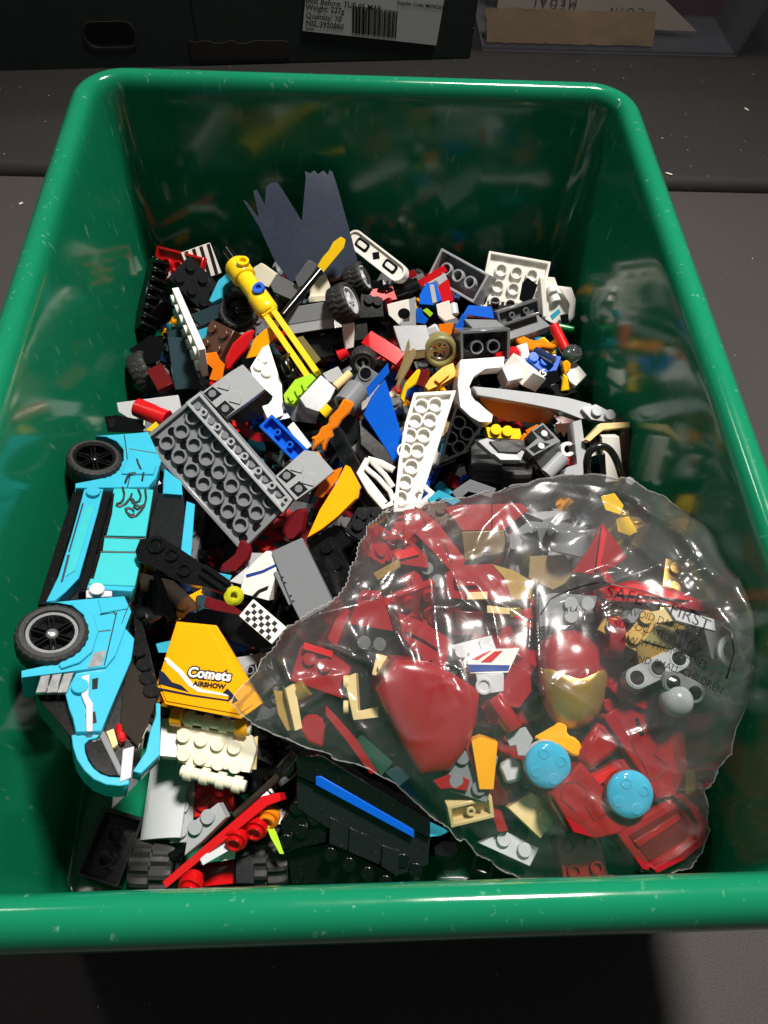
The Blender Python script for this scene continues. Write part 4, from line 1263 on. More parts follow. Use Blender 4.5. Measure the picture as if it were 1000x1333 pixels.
# right of the plate: amber wing, red block, black plate
t = trace('amber_wing', 'amber yellow pointed wing right of the large grey plate', 'wing', [(400, 700), (416, 664), (436, 632), (450, 605), (456, 608), (469, 632), (462, 650), (440, 672), (420, 688)], 'amber', 4, 66, (-0.15, -0.35, 0.9))
add_on(t, 'ridge', [(452, 650), (468, 640), (466, 648), (448, 660)], 'amber', 3, -0.5)
trace('red_orange_block', 'orange block under the amber pointed wing', 'brick', [(408, 646), (424, 616), (446, 608), (440, 624), (420, 648)], 'orange', 7, 60)
trace('red_bow', 'dark red glossy curved block under the large grey plate corner', 'curved brick', [(366, 690), (382, 664), (402, 660), (398, 690), (384, 706), (370, 706)], 'maroon', 9, 54, bevel=1.5)
t = trace('black_stud_plate', 'black plate with studs above the bag corner', 'plate', [(448, 690), (466, 660), (506, 660), (494, 690), (470, 705)], 'charcoal', 3.2, 54, (0, -0.35, 0.93))
studs_at(t, [(472, 670), (490, 668), (466, 684), (484, 682)], 'charcoal')
trace('azure_bracket', 'azure L bracket just above the bag edge', 'bracket', [(556, 650), (571, 638), (600, 652), (590, 658), (572, 648), (562, 656)], 'azure', 5, 60)
t = trace('grey_track', 'dark grey linkage piece behind the bag edge', 'linkage', [(588, 640), (612, 624), (646, 636), (640, 648), (610, 640), (596, 652)], 'mid_grey', 5, 54)
# black open slope brick right of wing plate
t = trace('black_open_brick', 'black wedge brick with tubed underside right of the white wing plate', 'wedge', [(594, 524), (628, 556), (606, 590), (572, 604), (580, 570)], 'black', 4, 62, (0.1, -0.35, 0.93), root=True)
bpy.data.objects.remove([c for c in t.children if c.name.startswith('body')][0])
Mb = FR[t.name]
G().shell(ccw([flat(Mb, u, v) for u, v in [(594, 524), (628, 556), (606, 590), (572, 604), (580, 570)]]), 0, 6, wall=1.4).fn(lambda x, y, z: (x, y, -z)).obj('body', 'black', t)
for u, v in ((598, 550), (608, 564), (587, 570), (598, 582)):
    x, y = flat(Mb, u, v)
    link('tube', tube_mesh('black', 4.0), t, (x, y, -4.2))
# yellow horn blades by centre
for pts, lab in (([(524, 470), (530, 446), (533, 440), (534, 452), (528, 472), (520, 492), (514, 496)], 'thin yellow horn standing at centre'), ([(516, 500), (522, 480), (534, 456), (540, 452), (542, 460), (534, 478), (524, 496), (516, 512)], 'broad tan yellow horn right of the thin horn'), ([(520, 518), (528, 498), (544, 480), (548, 482), (542, 500), (530, 508), (526, 526)], 'yellow leaf blade above the white wing plate')):
    trace('yellow_horn', lab, 'blade', pts, 'yellow' if 'tan' not in lab else 'dark_tan', 2.6, 64, bevel=0.5)
t = trace('amber_claw_brick', 'amber brick with a notch above the white wing plate', 'brick', [(553, 503), (560, 492), (576, 478), (590, 472), (595, 488), (576, 500), (558, 508)], 'amber', 7, 60, (0, -0.35, 0.93))
add_on(t, 'step', [(566, 494), (580, 483), (586, 487), (572, 499)], 'amber', 2, 1.6)
rod('maroon_pipe', 'dark red pipe left of the amber notched brick', 'pipe', (546, 504, 54), (552, 482, 58), 3.2, 'maroon')
# ================================================================== TURQUOISE CAR ON ITS SIDE
car = tag(empty('toy_car'), 'turquoise toy car with black wheels lying on its side by the left wall', 'toy car')
Mc = frame_of(130, 770, 88, (0.25, 0.22, 0.94), ((64, 825), (122, 597)))
car.matrix_basis = mm_matrix(Mc)
FR[car.name] = Mc
def cp(name, pts, mat, th, h=0.0, sub=None, bevel=0.2, label=None):
    return add_on(car, name, pts, mat, th, h, bevel=bevel, sub=sub, label=label)
def stroke(t, M, pts, r, mat, h, name='print_line'):
    path = [Vector((*flat(M, u, v, h), h)) for u, v in pts]
    G().sweep(path, r, 5, flat=0.4).obj(name, mat, t, bevel=0)
cp('chassis', [(112, 575), (196, 572), (206, 640), (186, 700), (172, 780), (166, 850), (196, 905), (186, 965), (150, 1000), (112, 945), (84, 905), (52, 880), (66, 780), (96, 690)], 'charcoal', 30, -7)
ff = cp('front_fender', [(124, 567), (170, 564), (193, 562), (210, 600), (203, 622), (193, 634), (98, 635), (98, 629), (130, 623), (149, 613), (161, 599), (161, 585), (152, 574), (138, 568)], 'azure', 12, 0)
cp('fender_step', [(165, 598), (205, 602), (200, 617), (158, 616)], 'azure', 2, 0.9, sub=ff)
cp('door', [(148, 635), (200, 637), (190, 698), (137, 697)], 'teal_print', 8, -0.6)
cp('door', [(136, 699), (189, 700), (185, 718), (131, 717)], 'teal_print', 8, -0.8)
cp('door', [(131, 719), (185, 720), (176, 763), (115, 760)], 'teal_print', 8, -0.6)
cp('door_edge', [(115, 759), (176, 763), (172, 770), (113, 766)], 'azure', 8, -1.0)
cp('gap_strip', [(136, 635), (147, 635), (113, 768), (102, 772)], 'black', 4, -2.0)
sl = cp('side_skirt', [(110, 635), (135, 635), (127, 668), (103, 752), (86, 770), (72, 782), (60, 783), (76, 750), (92, 700)], 'azure', 6, -0.8)
cp('skirt_groove', [(107, 655), (109, 655), (91, 718), (89, 718)], 'ink', 0.4, -0.5, sub=sl, bevel=0)
cp('skirt_groove', [(88, 722), (91, 722), (82, 756), (79, 758)], 'ink', 0.4, -0.5, sub=sl, bevel=0)
cp('skirt_panel', [(112, 660), (124, 656), (98, 742), (86, 750), (92, 722)], 'teal_print', 0.5, -0.4, sub=sl, bevel=0)
for p_ in ([(147, 642), (149, 642), (146, 668), (139, 696), (135, 695), (142, 664)], [(131, 702), (136, 701), (134, 716), (129, 716)], [(125, 721), (131, 721), (122, 753), (117, 752)]):
    cp('door_slot', p_, 'black', 0.6, -0.3, bevel=0)
for p_ in ([(136, 699), (189, 701)], [(131, 718), (185, 719)], [(124, 640), (132, 640)]):
    stroke(car, Mc, p_, 0.25, 'ink', -0.5, 'seam')
cp('black_sill', [(96, 637), (109, 637), (64, 786), (49, 787)], 'black', 14, -2.2)
studs_at(car, [(121, 643)], 'azure', -0.8)
cp('grey_hinge', [(112, 768), (146, 762), (146, 776), (112, 778)], 'pale_grey', 6, -1.5)
studs_at(car, [(126, 770)], 'pale_grey', -1.5)
rf = cp('rear_fender', [(58, 785), (110, 780), (162, 776), (171, 796), (160, 826), (150, 853), (138, 868), (28, 882), (28, 873), (76, 863), (103, 845), (113, 821), (109, 800), (94, 788), (74, 784)], 'azure', 12, 0)
cp('fender_arch', [(92, 786), (104, 784), (122, 800), (128, 822), (120, 848), (104, 862), (80, 870), (76, 864), (103, 845), (113, 821), (109, 800)], 'azure', 2, 1.0, sub=rf)
cp('chrome_sticker', [(128, 780), (160, 778), (166, 792), (132, 798)], 'azure', 0.6, 0.5, sub=rf, bevel=0.1)
cp('chrome_sticker', [(122, 850), (138, 846), (132, 866), (114, 869)], 'chrome_sticker', 0.4, 0.3, sub=rf, bevel=0)
for p_ in ([(130, 800), (152, 797), (136, 866)], [(140, 779), (150, 800)], [(128, 822), (144, 820)]):
    stroke(car, Mc, p_, 0.2, 'ink', 0.15, 'seam')
for p_ in ([(162, 566), (166, 598)], [(168, 584), (204, 590)], [(170, 617), (166, 634)]):
    stroke(car, Mc, p_, 0.2, 'ink', 0.1, 'seam')
for i in range(3):
    cp('tail_light', [(53 + i * 15, 879 - i * 1.3), (66 + i * 15, 877.5 - i * 1.3), (60 + i * 14, 901), (46 + i * 14, 902)], 'chrome_sticker', 1.5, -0.5)
for i in range(4):
    cp('vent_line', [(158 + i * 2.4, 812 - i * 6), (159 + i * 2.4, 811 - i * 6), (164 + i * 2, 798 - i * 5), (163 + i * 2, 798 - i * 5)], 'ink', 0.3, 0.2, bevel=0)
rb = cp('rear_body', [(99, 876), (138, 869), (152, 848), (163, 817), (175, 831), (171, 859), (150, 908), (132, 952), (99, 953), (95, 935), (90, 922), (85, 902)], 'azure', 9, -1.2)
cp('window_opening', [(120, 884), (128, 882), (127, 896), (120, 897)], 'charcoal', 0.5, -0.9, sub=rb, bevel=0)
cp('window_opening', [(111, 930), (124, 926), (126, 940), (113, 944)], 'charcoal', 0.5, -0.9, sub=rb, bevel=0)
cp('grey_rib', [(106, 880), (117, 877), (115, 905), (121, 915), (121, 952), (112, 952), (112, 920), (106, 905)], 'pale_grey', 1.4, 0.0)
studs_at(car, [(104, 896)], 'azure', -1.2)
bp_ = cp('bumper', [(93, 957), (104, 954), (121, 953), (131, 955), (126, 961), (116, 963), (110, 969), (111, 979), (115, 990), (122, 1000), (131, 1007), (142, 1011), (160, 1012), (169, 1016), (168, 1021), (156, 1023), (138, 1021), (122, 1014), (110, 1003), (100, 988), (95, 972)], 'azure', 8, -3)
cp('bumper_panel', [(108, 962), (128, 955), (158, 1010), (140, 1010), (124, 1002), (114, 986)], 'black', 6, -4, sub=bp_)
cp('underside', [(46, 903), (88, 903), (96, 930), (100, 956), (92, 960), (74, 938), (56, 918)], 'black', 10, -5)
cp('grey_panel', [(128, 955), (136, 951), (160, 1002), (155, 1010)], 'mid_grey', 5, -3.4)
cp('grey_strip', [(160, 975), (175, 971), (171, 1012), (156, 1018)], 'pale_grey', 4, -2.6)
cp('tan_seat', [(138, 952), (148, 948), (154, 968), (147, 974)], 'tan', 4, -4)
rp_ = cp('windscreen', [(168, 858), (190, 880), (203, 912), (192, 945), (180, 972), (156, 946), (160, 900)], 'smoke', 2, -5)
cp('roof_arch', [(203, 914), (209, 916), (209, 982), (184, 1007), (173, 1004), (190, 978), (196, 950), (203, 932)], 'azure', 5, -6)
cp('roof_edge', [(174, 800), (186, 812), (209, 905), (203, 916), (192, 905), (176, 850)], 'black', 8, -6)
studs_at(car, [(180, 850), (187, 868), (191, 886), (196, 902)], 'black', -6)
cp('bonnet', [(200, 640), (240, 646), (243, 712), (212, 716), (192, 712)], 'charcoal', 12, -12)
cp('bonnet_stripe', [(243, 652), (254, 656), (249, 724), (235, 722)], 'azure', 6, -10)
cp('bonnet_block', [(214, 610), (236, 622), (238, 644), (212, 642)], 'azure', 6, -10)
dr = cp('driver_arm', [(150, 941), (157, 938), (160, 950), (166, 954), (162, 966), (154, 962)], 'red', 4, -3.4, bevel=0.8)
for (u, v) in ((123, 597), (68, 825)):
    x, y = flat(Mc, u, v, 1)
    wt = empty('wheel', car, (x, y, -2.0), (0, 0, 17))
    wheel(wt, 21.4 if v > 700 else 20.0, 9, 'black', spokes=6, lip='black' if v < 700 else 'steel_grey', hole=7.2, blocks=26, deep=0.02, hubmat='black' if v < 700 else 'silver')
# line drawing of a leaping cat on the door, and print lines
Z = lambda pts: [(x / 3.333, 540 + y / 3.333) for x, y in pts]
for s_ in ([(532, 312), (540, 340), (536, 366), (524, 380), (508, 384), (505, 392), (520, 396), (545, 384), (566, 358), (572, 340)], [(566, 358), (576, 378), (592, 390), (612, 396), (628, 386), (634, 360), (630, 322)],
           [(545, 405), (560, 402), (575, 408), (582, 418)], [(545, 405), (552, 424), (572, 434), (582, 428)], [(555, 430), (570, 442), (592, 436), (612, 414), (628, 390)], [(575, 362), (586, 380), (582, 398), (596, 408), (610, 400)], [(600, 320), (612, 350), (606, 372), (590, 378)],
           [(594, 190), (600, 210), (612, 236)], [(543, 290), (552, 268), (562, 254), (590, 250)], [(624, 250), (618, 280)]):
    stroke(car, Mc, Z(s_), 0.4, 'ink', 0.0 if s_[0][1] > 300 else 1.1)

# ================================================================== LEFT FRONT PIECES
t = trace('black_claw', 'black mechanical claw arm across the car bonnet', 'claw arm', [(176, 717), (182, 702), (209, 698), (240, 718), (269, 738), (302, 759), (296, 774), (269, 764), (245, 760), (206, 742), (179, 730)], 'black', 8, 84, (0.05, -0.3, 0.95))
for u, v, r in ((204, 709, 3.0), (224, 722, 2.4), (240, 742, 2.4)):
    x, y = flat(FR[t.name], u, v)
    G().lathe([(r, 0), (r, 1.2), (r * 0.6, 1.2), (r * 0.6, 0.2)], 16).obj('pivot', 'black', t, (x, y, 0))
add_on(t, 'barrel', [(262, 738), (268, 734), (300, 756), (296, 762)], 'black', 2, 1.5)
add_on(t, 'barrel', [(258, 748), (264, 744), (296, 766), (292, 771)], 'black', 2, 1.5)
t = tag(empty('round_lens'), 'translucent neon yellow round lens at the claw tip', 'lens')
G().lathe([(3.4, 0), (3.4, 2), (2.4, 3.2), (1.2, 3.2), (1.2, 1)], 16).obj('lens', 'clear_yellow', t)
put(t, (296, 780, 78), (312, 772, 78))
trace('maroon_arc', 'dark red curved piece behind the white striped tile', 'curved piece', [(314, 700), (330, 712), (326, 728), (308, 748), (284, 746), (290, 734), (306, 722)], 'maroon', 8, 56, bevel=1.2)
trace('azure_tip', 'azure rounded tip under the dark red curved piece', 'tip', [(281, 745), (302, 749), (298, 758), (284, 756)], 'azure', 4, 56)
t = trace('white_curved_tile', 'white curved tile with a dark blue stripe beside the grey slab', 'curved tile', [(318, 745), (334, 728), (347, 717), (363, 729), (358, 752), (350, 782), (312, 772)], 'white', 6, 66, (-0.25, -0.45, 0.85))
add_on(t, 'blue_stripe', [(320, 748), (342, 742), (361, 733), (360, 737), (342, 746), (321, 752)], 'ink_blue', 0.2, 0.12, bevel=0)
add_on(t, 'black_print', [(328, 776), (336, 768), (350, 762), (348, 768), (338, 772), (332, 780)], 'ink', 0.2, 0.12, bevel=0)
trace('pale_wedge', 'pale grey wedge left of the white curved tile', 'wedge', [(299, 757), (323, 737), (318, 762)], 'pale_grey', 5, 60)
t = trace('grey_slab', 'plain grey slab tilted left of the bag', 'slab', [(353, 718), (393, 700), (434, 784), (392, 810), (380, 786)], 'mid_grey', 7, 68, (-0.1, -0.35, 0.93))
t2 = add_on(t, 'ledge', [(356, 745), (364, 742), (388, 782), (376, 788)], 'mid_grey', 3, -0.8)
for v in (750, 757, 774, 781):
    add_on(t, 'notch', [(366 + (v - 750) * 0.45, v), (370 + (v - 750) * 0.45, v + 1), (367 + (v - 750) * 0.45, v + 4)], 'ink', 0.2, 0.12, bevel=0)
# checkered tile
t = tile('checkered_tile', 'white tile with black checkers below the white curved tile', 2, 1, 'white', 4)
ck = cached(('ck',), lambda: G().box(-0.8, -0.8, 0, 0.8, 0.8, 0.12).mesh('check', 'ink', bevel=0))
for i in range(8):
    for j in range(4):
        if (i + j) % 2:
            link('check', ck, t, (-6.1 + i * 1.65, -2.7 + j * 1.65, 2.0))
put(t, (322, 792, 66), (364, 828, 64), up=(-0.1, -0.25, 0.95), length=16)
# black clutter under the claw
t = trace('black_wedge_plate', 'long black wedge plate with studs behind the yellow printed panel', 'wedge plate', [(221, 812), (266, 792), (312, 800), (366, 840), (340, 846), (300, 834), (250, 822)], 'black', 4, 58, (0, -0.3, 0.95))
studs_at(t, [(250, 806), (280, 808)], 'black')
trace('blue_bit', 'deep blue bracket glimpsed under the checkered tile', 'bracket', [(292, 836), (312, 828), (330, 842), (318, 850), (300, 848)], 'blue', 5, 48)
trace('grey_low_plate', 'light grey plate right of the yellow printed panel', 'plate', [(306, 856), (350, 850), (352, 866), (326, 884), (312, 876)], 'light_grey', 4, 50)
t = trace('engraved_tile', 'small black engraved tile on the light grey plate by the bag', 'tile', [(324, 866), (346, 861), (352, 874), (328, 880)], 'black', 3, 53)
text('OUN', 4.5, 'mid_grey', t, (0, 0, 0.05), (0, 0, 12))
trace('dark_windscreen', 'dark smoky panel beneath the black claw arm', 'panel', [(180, 745), (226, 756), (262, 790), (240, 806), (200, 800), (184, 775)], 'smoke', 2, 56, (0.1, -0.3, 0.9))
trace('black_pillar', 'black narrow strut beneath the black claw arm', 'strut', [(196, 742), (206, 742), (232, 806), (222, 810)], 'black', 4, 62)
trace('azure_underpart', 'azure scrap under the dark smoky panel', 'plate', [(206, 780), (228, 778), (232, 796), (210, 798)], 'azure', 3, 50)
trace('azure_stub', 'azure stub beside upper corner of the yellow printed panel', 'plate', [(203, 838), (222, 834), (218, 850), (206, 850)], 'azure', 4, 56)
trace('maroon_beam', 'dark maroon beam under the checkered tile', 'beam', [(268, 776), (300, 786), (330, 806), (326, 818), (290, 800), (266, 790)], 'maroon', 5, 56)
put(brick('black_ribbed_brick', 'black brick with round ribs between grey slab and bag', 3, 2, 'black', 9, cat='brick'), (420, 724, 54), (446, 770, 54), up=(-0.2, -0.4, 0.9))
trace('dark_ring_piece', 'black rounded panel under the amber pointed wing', 'panel', [(398, 700), (440, 682), (462, 706), (436, 724), (404, 720)], 'black', 6, 50, (0, -0.4, 0.9), bevel=1)

# yellow printed panel
yp = trace('yellow_panel', 'yellow pentagonal panel printed with an airshow logo', 'panel', [(230, 809), (281, 814), (341, 916), (314, 936), (215, 917), (204, 890)], 'amber', 4, 62, (-0.05, -0.32, 0.95))
My = FR[yp.name]
add_on(yp, 'raised_face', [(231, 812), (270, 815), (330, 917), (312, 930), (216, 913), (207, 888)], 'amber', 0.6, 0.45, bevel=0.2)
add_on(yp, 'navy_print', [(208, 872), (214, 876), (224, 888), (236, 892), (246, 901), (206, 890)], 'ink_navy', 0.2, 0.6, bevel=0)
add_on(yp, 'white_print', [(214, 857), (218, 856), (229, 866), (237, 873), (250, 889), (262, 897), (296, 904), (298, 906.5), (258, 900.5), (246, 893), (233, 877), (218, 864)], 'ink_white', 0.2, 0.62, bevel=0)
add_on(yp, 'dark_print', [(206, 895), (250, 904), (298, 911), (298, 913), (250, 906.5), (206, 898)], 'ink_navy', 0.2, 0.6, bevel=0)
a0_ = Vector(flat(My, 242, 880)); a1_ = Vector(flat(My, 303, 887)); ang = math.degrees(math.atan2(a1_.y - a0_.y, a1_.x - a0_.x)); ctr = Vector(flat(My, 273, 878))
wid = (a1_ - a0_).length
text('Comets', wid * 0.285, 'ink', yp, (ctr.x, ctr.y, 0.66), (0, 0, ang), off=0.62, shear=0.12, name='logo_outline', sx=1.0)
text('Comets', wid * 0.285, 'ink_white', yp, (ctr.x, ctr.y, 0.72), (0, 0, ang), off=0.16, shear=0.12, name='logo_lettering', sx=1.0)
c2 = Vector(flat(My, 273, 892))
text('AIRSHOW', wid * 0.135, 'ink_brown', yp, (c2.x, c2.y, 0.68), (0, 0, ang), off=0.12, name='logo_lettering', sx=1.1)
add_on(yp, 'plane_print', [(290, 902), (296, 896), (302, 902), (310, 912), (302, 916), (304, 908), (296, 914), (298, 906)], 'ink_navy', 0.2, 0.62, bevel=0)

# white hinge plates
hp_ = trace('hinge_plate', 'white studded hinge plates with round bars below the yellow panel', 'hinge plate', [(230, 944), (328, 957), (334, 975), (325, 1006), (231, 993)], 'cream', 4, 46, (-0.05, -0.15, 0.98))
studs_at(hp_, [(240, 958), (263, 963), (284, 969), (306, 973), (240, 982), (262, 987), (285, 994), (307, 998)], 'cream')
for p0, p1, m_ in (((237, 934), (327, 950), 'cream'), ((236, 1003), (320, 1024), 'cream')):
    a_, b_ = Vector((*flat(FR[hp_.name], *p0), 0)), Vector((*flat(FR[hp_.name], *p1), 0))
    G().sweep([a_, b_], 2.0, 12).obj('hinge_bar', m_, hp_, bevel=0.2)
    for k in range(4):
        q = a_.lerp(b_, 0.12 + 0.25 * k)
        dd = (b_ - a_).normalized() * 1.5
        G().sweep([q - dd, q + dd], 2.9, 12).obj('knuckle', m_, hp_, bevel=0.2)
for p in ((232, 932), (316, 946)):
    x, y = flat(FR[hp_.name], *p)
    G().sweep([(x - 2, y, 1), (x + 2, y - 0.5, 1)], 3.6, 14).obj('amber_collar', 'amber', hp_, bevel=0.2)
trace('cream_stack', 'cream stacked plates standing right of the white hinge plates', 'plate stack', [(323, 962), (336, 958), (334, 1002), (322, 1002)], 'tan', 8, 42)
trace('white_base_plate', 'white plate left of the hinge plates beside the car roof', 'plate', [(210, 935), (232, 934), (233, 986), (208, 984)], 'white', 5, 44, 'w')
put(curved('grey_bow', 'pale grey rounded brick near the floor under the hinge plates', 2, 4, 'pale_grey', 8), (229, 1031, 26), (205, 1031, 26), up='w', length=8)
t = put(brick('grey_plate', 'light grey plate with studs between rounded brick and red plate', 4, 1, 'light_grey', 6, cat='plate'), (243, 1000, 26), (239, 1072, 24), up='w')
t = trace('red_plate', 'red plate with one stud near the floor below the hinge plates', 'plate', [(253, 1010), (306, 1022), (303, 1056), (253, 1064)], 'red', 5, 28, 'w')
studs_at(t, [(265, 1048), (266, 1026), (288, 1030)], 'red')

# floor: black 2x3 brick
t = brick('black_floor_brick', 'black brick lying upside down on the tub floor', 3, 2, 'charcoal', 9.6, st=False, un=True)
put(t, (162, 1064, 13.5), (130, 1144, 13.5), up=(0.12, -0.1, 1), flip=True, length=24)
# axle with two chunky tyres
chunky('chunky black tyre on the tub floor left of the red bar', (179, 1127, 16), (226, 1128, 16), 21, 15)
chunky('chunky black tyre half hidden right of the red brick', (330, 1118, 16), (372, 1116, 16), 21, 14)
rod('axle', 'black axle rod beside the left floor tyre', 'axle', (222, 1117, 24), (252, 1098, 28), 1.8, 'black')
trace('red_floor_brick', 'glossy red brick on the floor between two chunky tyres', 'brick', [(246, 1128), (306, 1117), (307, 1150), (248, 1156)], 'clear_red', 12, 20, 'w')
t = trace('black_plate', 'black plate with one stud left of the right floor tyre', 'plate', [(306, 1092), (330, 1090), (331, 1150), (307, 1150)], 'charcoal', 6, 26, 'w')
studs_at(t, [(318, 1106)], 'charcoal')
t = trace('red_bar_tile', 'long bright red tile slanting over the floor tyres', 'tile', [(211, 1148), (342, 1036), (363, 1032), (366, 1042), (348, 1049), (216, 1157)], 'red', 7, 40, (-0.2, -0.2, 0.95))
t = trace('grey_stud_plate', 'light grey plate with two studs on the slanting red tile', 'plate', [(246, 1074), (284, 1045), (294, 1064), (262, 1096), (240, 1114)], 'light_grey', 5, 42, (-0.2, -0.2, 0.95))
studs_at(t, [(256, 1077), (272, 1063)], 'light_grey')
t = trace('grey_lower_plate', 'light grey plate under the slanting red tile', 'plate', [(260, 1118), (300, 1086), (310, 1092), (304, 1104), (264, 1127)], 'pale_grey', 5, 36)
trace('white_print_chip', 'white chip with orange mark near the red floor brick', 'chip', [(288, 1108), (304, 1100), (306, 1118), (286, 1122)], 'white', 4, 30)
def round_stud(label, u, v, z, mat, r=3.0, h=4.5):
    t = tag(empty('round_stud'), label, 'round stud')
    G().lathe([(r * 0.75, -h / 2), (r * 0.75, -h * 0.1), (r, -h * 0.1), (r, h * 0.35)], 16).obj('base', mat, t)
    G().lathe([(r * 0.72, 0), (r * 0.72, 1.7), (r * 0.45, 1.7), (r * 0.45, 0.6)], 14).obj('stud', mat, t, (0, 0, h * 0.35))
    put(t, (u - 8, v, z), (u + 8, v + 3, z), up=(0.3, -0.8, 0.5))
for u, v, c, lab in ((308, 1088, 'clear_red', 'translucent red round stud under middle of the red tile'), (334, 1074, 'clear_red', 'translucent red round stud near upper end of the red tile'), (350, 1060, 'clear_orange', 'translucent orange round stud at upper end of the red tile'), (250, 1148, 'clear_red', 'translucent red round stud at lower end of the red tile')):
    round_stud(lab, u, v, 36, c, 4.2, 6)
trace('feather_blade', 'yellow green feather blade left of the black box vehicle', 'feather', [(346, 1074), (352, 1070), (360, 1084), (370, 1112), (364, 1112), (352, 1090)], 'lime', 1.5, 36)
rod('smoke_rod', 'thin smoky rod slanting below the hinge plates', 'rod', (305, 1062, 38), (388, 988, 48), 1.3, 'smoke')
rod('black_joint', 'black round joint at the top of the smoky rod', 'joint', (368, 1006, 46), (388, 982, 48), 3.2, 'black')
# black box vehicle with blue stripe
bv = trace('black_box_vehicle', 'large black boxy build with a bright blue stripe below the bag', 'vehicle', [(386, 984), (420, 984), (560, 1068), (560, 1092), (386, 1010)], 'black', 26, 50, (-0.12, -0.52, 0.85), bevel=0.3)
add_on(bv, 'side_panel', [(386, 1010), (560, 1092), (558, 1126), (520, 1140), (386, 1052)], 'charcoal', 22, -2, bevel=0.3)
add_on(bv, 'blue_stripe', [(411, 1011), (418, 1011), (539, 1081), (539, 1091), (411, 1022)], 'blue', 1.0, 0.6)
add_on(bv, 'tile', [(430, 1064), (454, 1076), (452, 1108), (428, 1098)], 'charcoal', 1.2, -1.0)
add_on(bv, 'tile', [(455, 1077), (496, 1098), (494, 1126), (453, 1109)], 'charcoal', 1.2, -1.1)
add_on(bv, 'tile', [(498, 1100), (520, 1110), (518, 1142), (496, 1128)], 'charcoal', 1.2, -0.9)
add_on(bv, 'nose', [(364, 1072), (386, 1036), (428, 1062), (426, 1098), (400, 1104), (370, 1112)], 'black', 20, -4, bevel=0.8)
studs_at(bv, [(388, 1050), (411, 1064), (393, 1080), (373, 1093)], 'black', -4)
add_on(bv, 'foot_plate', [(372, 1108), (430, 1098), (520, 1142), (500, 1152), (380, 1150)], 'black', 10, -9)
studs_at(bv, [(431, 1110), (455, 1123), (479, 1135), (502, 1146), (524, 1118), (541, 1130)], 'black', -3)
trace('azure_wedge', 'azure wedge tip behind the black boxy build', 'wedge', [(558, 1069), (586, 1082), (574, 1088), (558, 1090)], 'azure', 4, 40)
t = trace('black_tow_arm', 'black tow arm right of the black boxy build', 'tow arm', [(562, 1102), (574, 1090), (596, 1094), (600, 1110), (584, 1120), (564, 1116)], 'black', 7, 34, bevel=1)
t = tag(empty('black_buckle'), 'small black buckle loop near the front wall', 'buckle')
G().frame(rloop(4, 5, 1.2, 3), rloop(2.4, 3.2, 0.8, 3), -1, 1).obj('loop', 'black', t)
put(t, (620, 1118, 30), (640, 1124, 30), up=(-0.2, -0.5, 0.8))

# ================================================================== PIECES INSIDE THE CLEAR BAG
def dome(name, label, cat, pts, mat, z, n='c', hgt=10, rings=6, base=4, M=None, parent=None, power=1.0, rounds=2):
    cu = sum(p[0] for p in pts) / len(pts); cv = sum(p[1] for p in pts) / len(pts)
    if M is None:
        M = frame_of(cu, cv, z, n)
    loc = ccw([flat(M, u, v) for u, v in pts])
    # round the outline
    for _ in range(rounds):
        loc = [((loc[i][0] * 0.75 + loc[(i + 1) % len(loc)][0] * 0.25, loc[i][1] * 0.75 + loc[(i + 1) % len(loc)][1] * 0.25), (loc[i][0] * 0.25 + loc[(i + 1) % len(loc)][0] * 0.75, loc[i][1] * 0.25 + loc[(i + 1) % len(loc)][1] * 0.75)) for i in range(len(loc))]
        loc = [p for pr in loc for p in pr]
    cx = sum(p[0] for p in loc) / len(loc); cy = sum(p[1] for p in loc) / len(loc)
    m_ = len(loc)
    vs = [(x, y, -base) for x, y in loc]
    for k in range(rings):
        a = math.pi / 2 * k / rings
        s_, hh = math.cos(a) ** power, hgt * math.sin(a)
        vs += [(cx + (x - cx) * s_, cy + (y - cy) * s_, hh) for x, y in loc]
    vs.append((cx, cy, hgt))
    fs = [tuple(range(m_ - 1, -1, -1))]
    for k in range(rings):
        for i in range(m_):
            j = (i + 1) % m_
            fs.append((k * m_ + i, k * m_ + j, (k + 1) * m_ + j, (k + 1) * m_ + i))
    fs += [(rings * m_ + i, rings * m_ + (i + 1) % m_, len(vs) - 1) for i in range(m_)]
    g = G().add(vs, fs)
    if parent:
        return g.obj(name, mat, parent, bevel=0, sharp=60)
    t = tag(empty(name), label, cat)
    t.matrix_basis = mm_matrix(M)
    FR[t.name] = M
    g.obj('shell', mat, t, bevel=0, sharp=60)
    return t

t = trace('red_shoulder', 'red angled plate trio at the top of the bag', 'plate', [(579, 661), (596, 657), (640, 656), (640, 690), (602, 691)], 'crimson', 4, 72, (0, -0.3, 0.95))
add_on(t, 'plate_half', [(641, 656), (678, 655), (689, 663), (656, 690), (641, 690)], 'crimson', 4, 0)
add_on(t, 'seam', [(605, 657), (606, 657), (606, 672), (605, 672)], 'maroon', 0.2, 0.15, bevel=0)
trace('smoke_block', 'dark brownish block under the red angled plate trio', 'brick', [(602, 693), (656, 691), (659, 718), (605, 730)], 'dark_tan', 9, 66, (0, -0.8, 0.6))
trace('grey_shoulder_block', 'grey angular block beside the red plate trio in the bag', 'brick', [(663, 697), (689, 678), (718, 681), (716, 718), (665, 715)], 'mid_grey', 9, 70, (0.1, -0.3, 0.95))
t = rod('grey_socket', 'grey round socket at the top right of the bag contents', 'socket', (738, 722, 74), (744, 694, 78), 6.0, 'mid_grey', hollow=True, n=20)
rod('grey_shaft', 'dark grey shaft behind the grey round socket', 'shaft', (716, 690, 72), (762, 700, 76), 4.2, 'dark_grey')
t = trace('red_arrow', 'red arrowhead wedge near the top right inside the bag', 'wedge', [(784, 680), (802, 704), (816, 726), (800, 738), (772, 748), (744, 745), (766, 716)], 'crimson', 5, 82, (-0.2, -0.4, 0.9))
